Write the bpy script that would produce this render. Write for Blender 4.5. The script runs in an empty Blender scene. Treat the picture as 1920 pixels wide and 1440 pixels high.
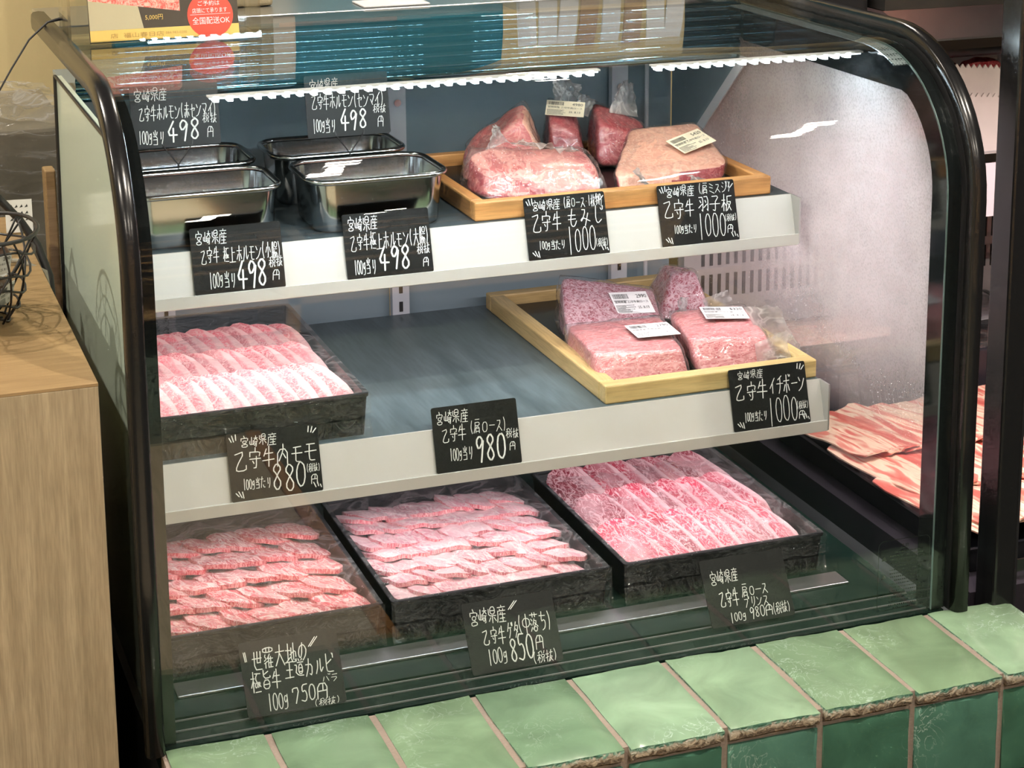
import bpy, bmesh, math, random
from mathutils import Vector, Matrix, noise
R = math.radians
S = bpy.context.scene
COL = S.collection
random.seed(7)

# ------------------------------------------------------------------ camera
cam = bpy.data.objects.new('camera', bpy.data.cameras.new('camera'))
COL.objects.link(cam)
cam.data.sensor_fit = 'HORIZONTAL'
cam.data.sensor_width = 36.0
cam.data.lens = 3665.95 / 1920 * 36.0
cam.data.shift_y = -(720 - 308.4) / 1920
cam.data.clip_start = 0.05
cam.matrix_world = Matrix(((0.93910016, 0.08032738, -0.33412333, -0.37698),
                           (-0.34357633, 0.20024319, -0.91752819, -1.76171),
                           (-0.00679671, 0.97644773, 0.215647, 0.97289),
                           (0, 0, 0, 1)))
S.camera = cam

# ------------------------------------------------------------------ world, exposure, large lights
W = bpy.data.worlds.new('World'); S.world = W
W.use_nodes = True
W.node_tree.nodes['Background'].inputs[0].default_value = (1.0, 0.9, 0.78, 1)
W.node_tree.nodes['Background'].inputs[1].default_value = 0.05
S.view_settings.view_transform = 'Standard'
S.view_settings.look = 'None'
S.view_settings.gamma = 1.0
S.view_settings.use_curve_mapping = False
S.view_settings.exposure = 0.15
cy = S.cycles
cy.max_bounces = 6; cy.diffuse_bounces = 2; cy.glossy_bounces = 3
cy.use_light_tree = False
cy.use_adaptive_sampling = True; cy.adaptive_threshold = 0.05; cy.adaptive_min_samples = 12
cy.transmission_bounces = 6; cy.transparent_max_bounces = 28
cy.caustics_reflective = False; cy.caustics_refractive = False
cy.sample_clamp_indirect = 4.0
cy.use_denoising = True

def area_light(name, loc, sx, sy, power, color, target=None, spread=180):
    d = bpy.data.lights.new(name, 'AREA')
    d.shape = 'RECTANGLE'; d.size = sx; d.size_y = sy
    d.energy = power; d.color = color; d.spread = R(spread)
    o = bpy.data.objects.new(name, d); COL.objects.link(o)
    o.location = loc
    if target is not None:
        o.rotation_euler = (Vector(target) - Vector(loc)).to_track_quat('-Z', 'Y').to_euler()
    return o

WARM = (1.0, 0.90, 0.77); COOL = (0.78, 0.91, 1.0); PINKW = (1.0, 0.88, 0.92)
# shop ceiling lamps, some of them added (their fixtures are built with the ceiling)
CEIL = [(-0.75, -0.9, 11), (0.45, -0.75, 19), (1.35, -0.75, 15), (-0.75, -2.3, 12), (0.45, -2.3, 14), (1.6, -2.3, 14), (-0.75, 0.75, 13), (0.9, 1.15, 10), (-1.5, 0.1, 24), (-0.5, -3.2, 130), (1.1, -3.2, 130)]  # far-left lamp added to brighten the side panel, far pair to light shelving
CEIL_Z = 1.75
for lx, ly, pw in CEIL:
    wash = ly < -3          # the added far pair washes the wall shelving
    area_light('ceiling_light', (lx, ly, CEIL_Z - 0.03), 0.03, 0.05, pw, WARM, (lx, -4.0, 0.2) if wash else (lx, ly, 0), 90 if wash else 180)

# ------------------------------------------------------------------ helpers
def link(o, parent=None):
    COL.objects.link(o)
    if parent is not None:
        o.parent = parent
    return o

def tag(o, label=None, cat=None, group=None, kind=None):
    if label: o['label'] = label
    if cat: o['category'] = cat
    if group: o['group'] = group
    if kind: o['kind'] = kind
    return o

def empty(name, loc=(0, 0, 0), rz=0.0, label=None, cat=None, group=None, kind=None):
    o = bpy.data.objects.new(name, None)
    o.empty_display_size = 0.02
    o.location = loc; o.rotation_euler = (0, 0, rz)
    link(o)
    return tag(o, label, cat, group, kind)

class MB:
    def __init__(s):
        s.v = []; s.f = []; s.m = []
    def add(s, vs, fs, mi=0, M=None):
        b = len(s.v)
        s.v += [tuple(M @ Vector(p)) if M is not None else tuple(p) for p in vs]
        s.f += [tuple(i + b for i in f) for f in fs]
        s.m += [mi] * len(fs)
        return s
    def box(s, x0, x1, y0, y1, z0, z1, mi=0, M=None):
        return s.add([(x0,y0,z0),(x1,y0,z0),(x1,y1,z0),(x0,y1,z0),(x0,y0,z1),(x1,y0,z1),(x1,y1,z1),(x0,y1,z1)],
                     [(0,3,2,1),(4,5,6,7),(0,1,5,4),(1,2,6,5),(2,3,7,6),(3,0,4,7)], mi, M)
    def tube(s, pts, r, n=8, mi=0, cap=True, closed=False):
        pts = [Vector(p) for p in pts]; N = len(pts); b = len(s.v); vs = []
        rr = r if isinstance(r, (list, tuple)) else [r] * N
        up = None
        for i, p in enumerate(pts):
            if closed: d = pts[(i+1) % N] - pts[i-1]
            else: d = pts[min(i+1, N-1)] - pts[max(i-1, 0)]
            d.normalize()
            if up is None:
                up = Vector((0,0,1)) if abs(d.z) < 0.9 else Vector((0,1,0))
            a = d.cross(up); a.normalize(); c = a.cross(d); up = c
            for k in range(n):
                t = 2*math.pi*k/n
                vs.append(p + a*(math.cos(t)*rr[i]) + c*(math.sin(t)*rr[i]))
        fs = []
        for i in range(N if closed else N-1):
            j = (i+1) % N
            for k in range(n):
                k2 = (k+1) % n
                fs.append((i*n+k, i*n+k2, j*n+k2, j*n+k))
        if cap and not closed:
            fs.append(tuple(range(n-1, -1, -1))); fs.append(tuple((N-1)*n + k for k in range(n)))
        return s.add(vs, fs, mi)
    def loft(s, rings, mi=0, cap0=False, cap1=False):
        n = len(rings[0]); vs = [p for r in rings for p in r]; fs = []
        for i in range(len(rings)-1):
            for k in range(n):
                k2 = (k+1) % n
                fs.append((i*n+k, i*n+k2, (i+1)*n+k2, (i+1)*n+k))
        if cap0: fs.append(tuple(range(n-1, -1, -1)))
        if cap1: fs.append(tuple((len(rings)-1)*n + k for k in range(n)))
        return s.add(vs, fs, mi)
    def grid(s, fn, nu, nv, mi=0):
        vs = [fn(i/nu, j/nv) for j in range(nv+1) for i in range(nu+1)]
        fs = [(j*(nu+1)+i, j*(nu+1)+i+1, (j+1)*(nu+1)+i+1, (j+1)*(nu+1)+i) for j in range(nv) for i in range(nu)]
        return s.add(vs, fs, mi)
    def mesh(s, name, mats, smooth=False, bevel=0.0, seg=2, fixn=True):
        me = bpy.data.meshes.new(name)
        me.from_pydata(s.v, [], s.f)
        for m in (mats if isinstance(mats, (list, tuple)) else [mats]): me.materials.append(m)
        if any(s.m): me.polygons.foreach_set('material_index', s.m)
        if bevel or fixn:
            bm = bmesh.new(); bm.from_mesh(me)
            if bevel:
                bmesh.ops.bevel(bm, geom=[e for e in bm.edges if e.calc_face_angle(0) > 0.5], offset=bevel, segments=seg, affect='EDGES', profile=0.5)
            if fixn: bmesh.ops.recalc_face_normals(bm, faces=bm.faces)
            bm.to_mesh(me); bm.free()
        if smooth:
            me.polygons.foreach_set('use_smooth', [True]*len(me.polygons))
        me.update()
        return me
    def obj(s, name, mats, parent=None, **k):
        return link(bpy.data.objects.new(name, s.mesh(name, mats, **k)), parent)

def boxo(name, b, mat, parent=None, bevel=0.0, seg=2):
    return MB().box(*b).obj(name, mat, parent, bevel=bevel, seg=seg)

def rrect(w, d, r, z, cx=0, cy=0, n=5):
    out = []
    for (sx, sy, a0) in ((1,1,0),(-1,1,90),(-1,-1,180),(1,-1,270)):
        for k in range(n+1):
            a = R(a0 + 90*k/n)
            out.append((cx + sx*(w/2-r) + r*math.cos(a), cy + sy*(d/2-r) + r*math.sin(a), z))
    return out

# ------------------------------------------------------------------ materials
def mat(name):
    m = bpy.data.materials.new(name); m.use_nodes = True
    nt = m.node_tree; nt.nodes.clear()
    out = nt.nodes.new('ShaderNodeOutputMaterial')
    return m, nt, out
def nd(nt, t, **k):
    n = nt.nodes.new('ShaderNode' + t)
    for a, v in k.items():
        if a.startswith('i_'): n.inputs[a[2:].replace('_', ' ')].default_value = v
        else: setattr(n, a, v)
    return n
def rgb(c): return (c[0], c[1], c[2], 1.0)
def srgb(r, g, b):
    f = lambda x: ((x/255+0.055)/1.055)**2.4 if x > 10 else x/255/12.92
    return (f(r), f(g), f(b))
def prin(nt, col=None, rough=0.5, metal=0.0, spec=0.5, coat=0.0):
    p = nt.nodes.new('ShaderNodeBsdfPrincipled')
    if col is not None: p.inputs['Base Color'].default_value = rgb(col)
    p.inputs['Roughness'].default_value = rough
    p.inputs['Metallic'].default_value = metal
    p.inputs['Specular IOR Level'].default_value = spec
    p.inputs['Coat Weight'].default_value = coat
    p.inputs['Coat Roughness'].default_value = 0.05
    return p
def plain(name, col, rough=0.5, metal=0.0, spec=0.5, bump=0.0, bscale=200, var=0.0, coat=0.0):
    m, nt, out = mat(name)
    p = prin(nt, col, rough, metal, spec, coat)
    if bump or var:
        tc = nd(nt, 'TexCoord'); nz = nd(nt, 'TexNoise', i_Scale=bscale, i_Detail=4.0)
        nt.links.new(tc.outputs['Object'], nz.inputs['Vector'])
        if bump:
            bp = nd(nt, 'Bump', i_Strength=bump, i_Distance=0.001)
            nt.links.new(nz.outputs[0], bp.inputs['Height']); nt.links.new(bp.outputs[0], p.inputs['Normal'])
        if var:
            mx = nd(nt, 'Mix', data_type='RGBA')
            mx.inputs[6].default_value = rgb([c*(1-var) for c in col]); mx.inputs[7].default_value = rgb([min(1, c*(1+var)) for c in col])
            nt.links.new(nz.outputs[0], mx.inputs[0]); nt.links.new(mx.outputs[2], p.inputs['Base Color'])
    nt.links.new(p.outputs[0], out.inputs[0])
    return m
def ramp(nt, stops):
    r = nt.nodes.new('ShaderNodeValToRGB'); e = r.color_ramp.elements
    e[0].position = stops[0][0]; e[0].color = rgb(stops[0][1])
    e[1].position = stops[-1][0]; e[1].color = rgb(stops[-1][1])
    for p, c in stops[1:-1]:
        x = e.new(p); x.color = rgb(c)
    return r
def g3(v): return (v, v, v)
def schlick(nt, f0, normal=None):
    lw = nd(nt, 'LayerWeight', i_Blend=0.5)
    if normal is not None: nt.links.new(normal, lw.inputs['Normal'])
    pw = nd(nt, 'Math', operation='POWER'); pw.inputs[1].default_value = 5.0
    nt.links.new(lw.outputs['Facing'], pw.inputs[0])
    ma = nd(nt, 'Math', operation='MULTIPLY_ADD'); ma.inputs[1].default_value = 1 - f0; ma.inputs[2].default_value = f0
    nt.links.new(pw.outputs[0], ma.inputs[0])
    return ma.outputs[0]
def glass(name, tint=(1,1,1), f0=0.045, rough=0.0, fog=None):
    m, nt, out = mat(name)
    tr = nd(nt, 'BsdfTransparent'); tr.inputs[0].default_value = rgb(tint)
    gl = nd(nt, 'BsdfGlossy'); gl.inputs['Roughness'].default_value = rough
    mx = nd(nt, 'MixShader')
    nt.links.new(schlick(nt, f0), mx.inputs[0]); nt.links.new(tr.outputs[0], mx.inputs[1]); nt.links.new(gl.outputs[0], mx.inputs[2])
    last = mx
    if fog:
        df = nd(nt, 'BsdfDiffuse'); df.inputs[0].default_value = rgb((.78,.755,.77))
        tl = nd(nt, 'BsdfTranslucent'); tl.inputs[0].default_value = rgb((.78,.755,.77))
        ad = nd(nt, 'MixShader'); ad.inputs[0].default_value = 0.6
        nt.links.new(df.outputs[0], ad.inputs[1]); nt.links.new(tl.outputs[0], ad.inputs[2])
        fac = fog(nt)
        m2 = nd(nt, 'MixShader')
        nt.links.new(fac, m2.inputs[0]); nt.links.new(mx.outputs[0], m2.inputs[1]); nt.links.new(ad.outputs[0], m2.inputs[2])
        last = m2
    nt.links.new(last.outputs[0], out.inputs[0])
    return m
def film(name, scale=30, strength=0.6, haze=0.06, rough=0.08, dist=0.004, f0=0.05, stretch=(1,1,1)):
    m, nt, out = mat(name)
    tc = nd(nt, 'TexCoord'); mp = nd(nt, 'Mapping'); mp.inputs['Scale'].default_value = stretch
    nt.links.new(tc.outputs['Object'], mp.inputs[0])
    nz = nd(nt, 'TexNoise', i_Scale=scale, i_Detail=3.0, i_Distortion=1.6)
    nt.links.new(mp.outputs[0], nz.inputs['Vector'])
    ab = nd(nt, 'Math', operation='SUBTRACT'); ab.inputs[1].default_value = 0.5
    a2 = nd(nt, 'Math', operation='ABSOLUTE')
    nt.links.new(nz.outputs[0], ab.inputs[0]); nt.links.new(ab.outputs[0], a2.inputs[0])
    bp = nd(nt, 'Bump', i_Strength=strength, i_Distance=dist)
    nt.links.new(a2.outputs[0], bp.inputs['Height'])
    tr = nd(nt, 'BsdfTransparent')
    gl = nd(nt, 'BsdfGlossy'); gl.inputs['Roughness'].default_value = rough
    nt.links.new(bp.outputs[0], gl.inputs['Normal'])
    mx = nd(nt, 'MixShader')
    nt.links.new(schlick(nt, f0, bp.outputs[0]), mx.inputs[0]); nt.links.new(tr.outputs[0], mx.inputs[1]); nt.links.new(gl.outputs[0], mx.inputs[2])
    df = nd(nt, 'BsdfTranslucent'); df.inputs[0].default_value = rgb(g3(0.9))
    d2 = nd(nt, 'BsdfDiffuse'); d2.inputs[0].default_value = rgb(g3(0.9))
    ad = nd(nt, 'MixShader'); ad.inputs[0].default_value = 0.5
    nt.links.new(df.outputs[0], ad.inputs[1]); nt.links.new(d2.outputs[0], ad.inputs[2])
    rp = ramp(nt, [(0.0, g3(min(1, haze*3.2))), (0.05, g3(haze)), (0.3, g3(haze*0.4))])
    nt.links.new(a2.outputs[0], rp.inputs[0])
    m2 = nd(nt, 'MixShader')
    nt.links.new(rp.outputs[0], m2.inputs[0]); nt.links.new(mx.outputs[0], m2.inputs[1]); nt.links.new(ad.outputs[0], m2.inputs[2])
    nt.links.new(m2.outputs[0], out.inputs[0])
    return m
def wood(name, c1, c2, axis=0, scale=6.0, rough=0.45, stretch=14.0, dark=None):
    m, nt, out = mat(name)
    tc = nd(nt, 'TexCoord'); mp = nd(nt, 'Mapping')
    sc = [stretch]*3; sc[axis] = 1.0
    mp.inputs['Scale'].default_value = sc
    nt.links.new(tc.outputs['Object'], mp.inputs[0])
    n1 = nd(nt, 'TexNoise', i_Scale=scale, i_Detail=6.0, i_Distortion=0.4)
    n2 = nd(nt, 'TexNoise', i_Scale=scale*6, i_Detail=3.0)
    nt.links.new(mp.outputs[0], n1.inputs['Vector']); nt.links.new(mp.outputs[0], n2.inputs['Vector'])
    r1 = ramp(nt, [(0.3, c1), (0.7, c2)])
    nt.links.new(n1.outputs[0], r1.inputs[0])
    r2 = ramp(nt, [(0.35, g3(0.72)), (0.6, g3(1.0))])
    nt.links.new(n2.outputs[0], r2.inputs[0])
    mx = nd(nt, 'Mix', data_type='RGBA', blend_type='MULTIPLY'); mx.inputs[0].default_value = 0.7
    nt.links.new(r1.outputs[0], mx.inputs[6]); nt.links.new(r2.outputs[0], mx.inputs[7])
    p = prin(nt, None, rough)
    nt.links.new(mx.outputs[2], p.inputs['Base Color'])
    bp = nd(nt, 'Bump', i_Strength=0.15, i_Distance=0.001)
    nt.links.new(n2.outputs[0], bp.inputs['Height']); nt.links.new(bp.outputs[0], p.inputs['Normal'])
    nt.links.new(p.outputs[0], out.inputs[0])
    return m
def meat(name, red, fat, scale=120.0, amount=0.5, streak=(1,1,1), rough=0.42, big=0.35, band=None, vary=0.15):
    """lean with a branching network of fat: several octaves of thin noise ridges plus broad fat patches"""
    m, nt, out = mat(name)
    tc = nd(nt, 'TexCoord'); oi = nd(nt, 'ObjectInfo')
    ofs = nd(nt, 'VectorMath', operation='SCALE'); ofs.inputs[0].default_value = (3.1, 7.7, 1.3)
    nt.links.new(oi.outputs['Random'], ofs.inputs['Scale'])
    mp = nd(nt, 'Mapping'); mp.inputs['Scale'].default_value = streak
    nt.links.new(tc.outputs['Object'], mp.inputs[0]); nt.links.new(ofs.outputs[0], mp.inputs['Location'])
    def ridge(sc, wid, det=2.0, dis=1.2):
        n = nd(nt, 'TexNoise', i_Scale=sc, i_Detail=det, i_Distortion=dis)
        nt.links.new(mp.outputs[0], n.inputs['Vector'])
        a = nd(nt, 'Math', operation='SUBTRACT'); a.inputs[1].default_value = 0.5
        b = nd(nt, 'Math', operation='ABSOLUTE')
        nt.links.new(n.outputs[0], a.inputs[0]); nt.links.new(a.outputs[0], b.inputs[0])
        r = ramp(nt, [(0.0, g3(1)), (wid*0.45, g3(0.75)), (wid, g3(0))])
        nt.links.new(b.outputs[0], r.inputs[0])
        return r.outputs[0]
    a = ridge(scale, 0.05*amount*2); b = ridge(scale*2.3, 0.075*amount*2)
    c = nd(nt, 'TexNoise', i_Scale=scale*0.35, i_Detail=3.0)
    nt.links.new(mp.outputs[0], c.inputs['Vector'])
    rc = ramp(nt, [(0.5, g3(0)), (0.66, g3(big))]); nt.links.new(c.outputs[0], rc.inputs[0])
    mxa = nd(nt, 'Math', operation='MAXIMUM'); nt.links.new(a, mxa.inputs[0])
    bb = nd(nt, 'Math', operation='MULTIPLY'); bb.inputs[1].default_value = 0.7; nt.links.new(b, bb.inputs[0])
    nt.links.new(bb.outputs[0], mxa.inputs[1])
    mxb = nd(nt, 'Math', operation='MAXIMUM'); nt.links.new(mxa.outputs[0], mxb.inputs[0]); nt.links.new(rc.outputs[0], mxb.inputs[1])
    if band:      # strip of fat along one long side, its border wandering
        sp = nd(nt, 'SeparateXYZ'); nt.links.new(tc.outputs['Object'], sp.inputs[0])
        wn = nd(nt, 'Math', operation='MULTIPLY_ADD'); wn.inputs[1].default_value = band*0.6; nt.links.new(c.outputs[0], wn.inputs[0]); nt.links.new(sp.outputs['X'], wn.inputs[2])
        br = nd(nt, 'MapRange'); br.inputs[1].default_value = band*0.98; br.inputs[2].default_value = band*1.12; nt.links.new(wn.outputs[0], br.inputs[0])
        mxc = nd(nt, 'Math', operation='MAXIMUM'); nt.links.new(mxb.outputs[0], mxc.inputs[0]); nt.links.new(br.outputs[0], mxc.inputs[1]); mxb = mxc
    vr = ramp(nt, [(0.0, [x*(1-vary*1.3) for x in red]), (1.0, [min(1, x*(1+vary)) for x in red])]); nt.links.new(oi.outputs['Random'], vr.inputs[0])
    mx = nd(nt, 'Mix', data_type='RGBA'); mx.inputs[7].default_value = rgb(fat)
    nt.links.new(vr.outputs[0], mx.inputs[6]); nt.links.new(mxb.outputs[0], mx.inputs[0])
    p = prin(nt, None, rough, 0, 0.5)
    nt.links.new(mx.outputs[2], p.inputs['Base Color'])
    bp = nd(nt, 'Bump', i_Strength=0.35, i_Distance=0.0012)
    nt.links.new(c.outputs[0], bp.inputs['Height']); nt.links.new(bp.outputs[0], p.inputs['Normal'])
    nt.links.new(p.outputs[0], out.inputs[0])
    return m
def emit(name, col, strength):
    m, nt, out = mat(name)
    m.cycles.emission_sampling = 'NONE'      # their area lamps carry the light
    e = nd(nt, 'Emission'); e.inputs[0].default_value = rgb(col); e.inputs[1].default_value = strength
    nt.links.new(e.outputs[0], out.inputs[0])
    return m

BLACK = plain('black_gloss', (0.012, 0.012, 0.013), 0.22)
BLACKM = plain('black_satin', (0.016, 0.016, 0.018), 0.45)
PRINT = plain('black_glass_print', (0.010, 0.012, 0.013), 0.08)
GLASS = glass('case_glass', (0.985, 1.0, 0.99), 0.04)
ACRYL = glass('clear_acrylic', (0.985, 0.99, 0.99), 0.06)
STEEL = plain('stainless', (0.62, 0.63, 0.64), 0.16, 1.0)
STEELB = plain('brushed_steel', (0.66, 0.66, 0.66), 0.32, 1.0, bump=0.1, bscale=300)
ALU = plain('aluminium', (0.72, 0.72, 0.73), 0.35, 0.85)
RAIL = plain('cream_price_rail', srgb(194, 191, 186), 0.35)
BOARD = plain('chalk_black', (0.0055, 0.006, 0.0062), 0.42, 0, 0.3, bump=0.15, bscale=900)
CHALK = plain('chalk_white', (0.80, 0.81, 0.79), 0.7)
PAPER = plain('white_paper', (0.86, 0.87, 0.87), 0.6)
INK = plain('print_ink', (0.03, 0.035, 0.04), 0.6)
TRAYB = plain('black_tray_plastic', (0.005, 0.0055, 0.007), 0.33, 0, 0.35, bump=0.15, bscale=500)
OAK = wood('oak_x', srgb(190, 128, 72), srgb(216, 160, 100), 0, 5)
OAKY = wood('oak_y', srgb(190, 128, 72), srgb(216, 160, 100), 1, 5)

# ------------------------------------------------------------------ the room
FLOOR = plain('floor_vinyl', srgb(50, 60, 52), 0.35, var=0.12, bscale=6)
CREAM = plain('cream_wall', srgb(218, 198, 148), 0.75, bump=0.1, bscale=60)
DARKW = plain('dark_wall', srgb(62, 48, 38), 0.6)
CEILM = plain('dark_ceiling', srgb(58, 54, 50), 0.8)
FZ = -0.85; BY = 1.62
def structure(name, b, m): return tag(boxo(name, b, m), kind='structure')
structure('floor', (-2.7, 3.5, -4.3, BY, FZ - 0.05, FZ), FLOOR)
structure('ceiling', (-2.7, 3.5, -4.3, BY, CEIL_Z, CEIL_Z + 0.05), CEILM)
structure('wall_back', (-2.7, 3.5, BY, BY + 0.05, FZ, CEIL_Z), CREAM)
structure('wall_front', (-2.7, 3.5, -4.35, -4.3, FZ, CEIL_Z), DARKW)
structure('wall_left', (-2.75, -2.7, -4.3, BY, FZ, CEIL_Z), CREAM)
structure('wall_right', (3.5, 3.55, -4.3, BY, FZ, CEIL_Z), DARKW)
LAMPM = emit('lamp_diffuser', WARM, 120.0)
for lx, ly, pw in CEIL:
    t = empty('ceiling_lamp', (lx, ly, CEIL_Z - 0.022), 0, 'warm twin spot lamp out of view on the dark shop ceiling', 'lamp', 'warm ceiling lamps')
    boxo('housing', (-0.10, 0.10, -0.19, 0.19, 0.0, 0.022), BLACKM, t)
    for yy in (-0.12, 0.12): boxo('diffuser', (-0.03, 0.03, yy - 0.018, yy + 0.018, -0.004, 0.0), LAMPM, t)
# wall shelving across the aisle (seen mirrored in the curved glass)
SHELFW = wood('shelf_wood', srgb(190, 146, 92), srgb(222, 182, 124), 0, 3)
sh = empty('wall_shelving', (0.3, -4.0, FZ), 0, 'brown wooden wall shelving across the aisle', 'shelving')
for k in range(7):
    boxo('shelf_board', (-1.9, 1.9, -0.28, 0.16, 0.25 + 0.34*k, 0.29 + 0.34*k), SHELFW, sh)
for x in (-1.9, -0.63, 0.63, 1.86):
    boxo('upright', (x, x + 0.04, -0.28, 0.16, 0.0, 2.45), SHELFW, sh)
# pale display table standing in the aisle, in front of the low wall
PALEW = wood('pale_table_wood', srgb(196, 178, 146), srgb(222, 206, 176), 1, 4)
tb = empty('aisle_table', (-0.35, -0.75, FZ), 0, 'pale low display table in the aisle before the tiled ledge', 'table')
boxo('table_top', (-0.25, 0.60, -0.50, 0.32, 0.66, 0.70), PALEW, tb, 0.004)
boxo('edge_trim', (0.60, 0.625, -0.50, 0.32, 0.655, 0.702), OAKY, tb, 0.002)
for x in (-0.23, 0.54):
    for y in (-0.40, 0.22):
        boxo('leg', (x, x + 0.04, y, y + 0.04, 0.0, 0.66), PALEW, tb)

# ------------------------------------------------------------------ tiled ledge
def glaze(name, c1, c2, c3):
    m, nt, out = mat(name)
    tc = nd(nt, 'TexCoord'); oi = nd(nt, 'ObjectInfo')
    ofs = nd(nt, 'VectorMath', operation='SCALE'); ofs.inputs[0].default_value = (5.1, 3.7, 1.9)
    nt.links.new(oi.outputs['Random'], ofs.inputs['Scale'])
    ad = nd(nt, 'VectorMath', operation='ADD'); nt.links.new(tc.outputs['Object'], ad.inputs[0]); nt.links.new(ofs.outputs[0], ad.inputs[1])
    n1 = nd(nt, 'TexNoise', i_Scale=14.0, i_Detail=4.0, i_Distortion=1.0); n2 = nd(nt, 'TexNoise', i_Scale=28.0, i_Detail=5.0, i_Distortion=2.5)
    n3 = nd(nt, 'TexNoise', i_Scale=5.0, i_Detail=2.0)
    for n in (n1, n2, n3): nt.links.new(ad.outputs[0], n.inputs['Vector'])
    base = ramp(nt, [(0.0, c1), (0.5, c2), (1.0, c3)]); nt.links.new(oi.outputs['Random'], base.inputs[0])
    v = ramp(nt, [(0.3, g3(0.72)), (0.7, g3(1.12))]); nt.links.new(n1.outputs[0], v.inputs[0])
    mu = nd(nt, 'Mix', data_type='RGBA', blend_type='MULTIPLY'); mu.inputs[0].default_value = 1.0
    nt.links.new(base.outputs[0], mu.inputs[6]); nt.links.new(v.outputs[0], mu.inputs[7])
    # pale crazing where the glaze has worn, in scattered patches
    sb = nd(nt, 'Math', operation='SUBTRACT'); sb.inputs[1].default_value = 0.5; ab = nd(nt, 'Math', operation='ABSOLUTE')
    nt.links.new(n2.outputs[0], sb.inputs[0]); nt.links.new(sb.outputs[0], ab.inputs[0])
    cr = ramp(nt, [(0.0, g3(1)), (0.018, g3(0))]); nt.links.new(ab.outputs[0], cr.inputs[0])
    pt = ramp(nt, [(0.52, g3(0)), (0.62, g3(0.55))]); nt.links.new(n3.outputs[0], pt.inputs[0])
    mm = nd(nt, 'Math', operation='MULTIPLY'); nt.links.new(cr.outputs[0], mm.inputs[0]); nt.links.new(pt.outputs[0], mm.inputs[1])
    mx = nd(nt, 'Mix', data_type='RGBA'); mx.inputs[7].default_value = rgb(srgb(205, 225, 215))
    nt.links.new(mu.outputs[2], mx.inputs[6]); nt.links.new(mm.outputs[0], mx.inputs[0])
    p = prin(nt, None, 0.16, 0, 0.5); nt.links.new(mx.outputs[2], p.inputs['Base Color'])
    bp = nd(nt, 'Bump', i_Strength=0.25, i_Distance=0.003); nt.links.new(n1.outputs[0], bp.inputs['Height']); nt.links.new(bp.outputs[0], p.inputs['Normal'])
    nt.links.new(p.outputs[0], out.inputs[0])
    return m
def chip():
    m, nt, out = mat('chipped_tile_edge')
    tc = nd(nt, 'TexCoord'); n = nd(nt, 'TexNoise', i_Scale=130.0, i_Detail=4.0, i_Distortion=1.0)
    oi = nd(nt, 'ObjectInfo'); ad = nd(nt, 'VectorMath', operation='ADD')
    nt.links.new(tc.outputs['Object'], ad.inputs[0]); nt.links.new(oi.outputs['Random'], ad.inputs[1]); nt.links.new(ad.outputs[0], n.inputs['Vector'])
    sp = nd(nt, 'SeparateXYZ'); nt.links.new(tc.outputs['Object'], sp.inputs[0])
    mr = nd(nt, 'MapRange'); mr.inputs[1].default_value = -0.013; mr.inputs[2].default_value = 0.001; nt.links.new(sp.outputs['Z'], mr.inputs[0])
    ma = nd(nt, 'Math', operation='MULTIPLY_ADD'); ma.inputs[1].default_value = 1.1; nt.links.new(n.outputs[0], ma.inputs[0]); nt.links.new(mr.outputs[0], ma.inputs[2])
    r = ramp(nt, [(0.40, srgb(118, 102, 86)), (0.54, srgb(196, 180, 156)), (0.72, srgb(222, 216, 200)), (0.80, srgb(150, 190, 170)), (0.92, srgb(90, 140, 118))])
    sc = nd(nt, 'Math', operation='MULTIPLY'); sc.inputs[1].default_value = 0.7; nt.links.new(ma.outputs[0], sc.inputs[0])
    nt.links.new(sc.outputs[0], r.inputs[0])
    p = prin(nt, None, 0.4); nt.links.new(r.outputs[0], p.inputs['Base Color'])
    bp = nd(nt, 'Bump', i_Strength=0.8, i_Distance=0.004); nt.links.new(n.outputs[0], bp.inputs['Height']); nt.links.new(bp.outputs[0], p.inputs['Normal'])
    nt.links.new(p.outputs[0], out.inputs[0]); return m
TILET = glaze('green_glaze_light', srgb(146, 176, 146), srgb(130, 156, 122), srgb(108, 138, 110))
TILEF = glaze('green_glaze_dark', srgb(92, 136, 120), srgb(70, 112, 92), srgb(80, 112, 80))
CHIP = chip()
GROUT = plain('grout', srgb(150, 134, 122), 0.9, bump=0.5, bscale=300, var=0.15)
P = 0.108; GAP = 0.0075
ledge = empty('tiled_ledge', (0, 0, 0), 0, 'low ledge clad in glossy green handmade tiles in front of the showcase', 'ledge')
boxo('grout_bed', (-0.106, 0.860, -0.150, 0.0, FZ, -0.0025), GROUT, ledge)
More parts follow.
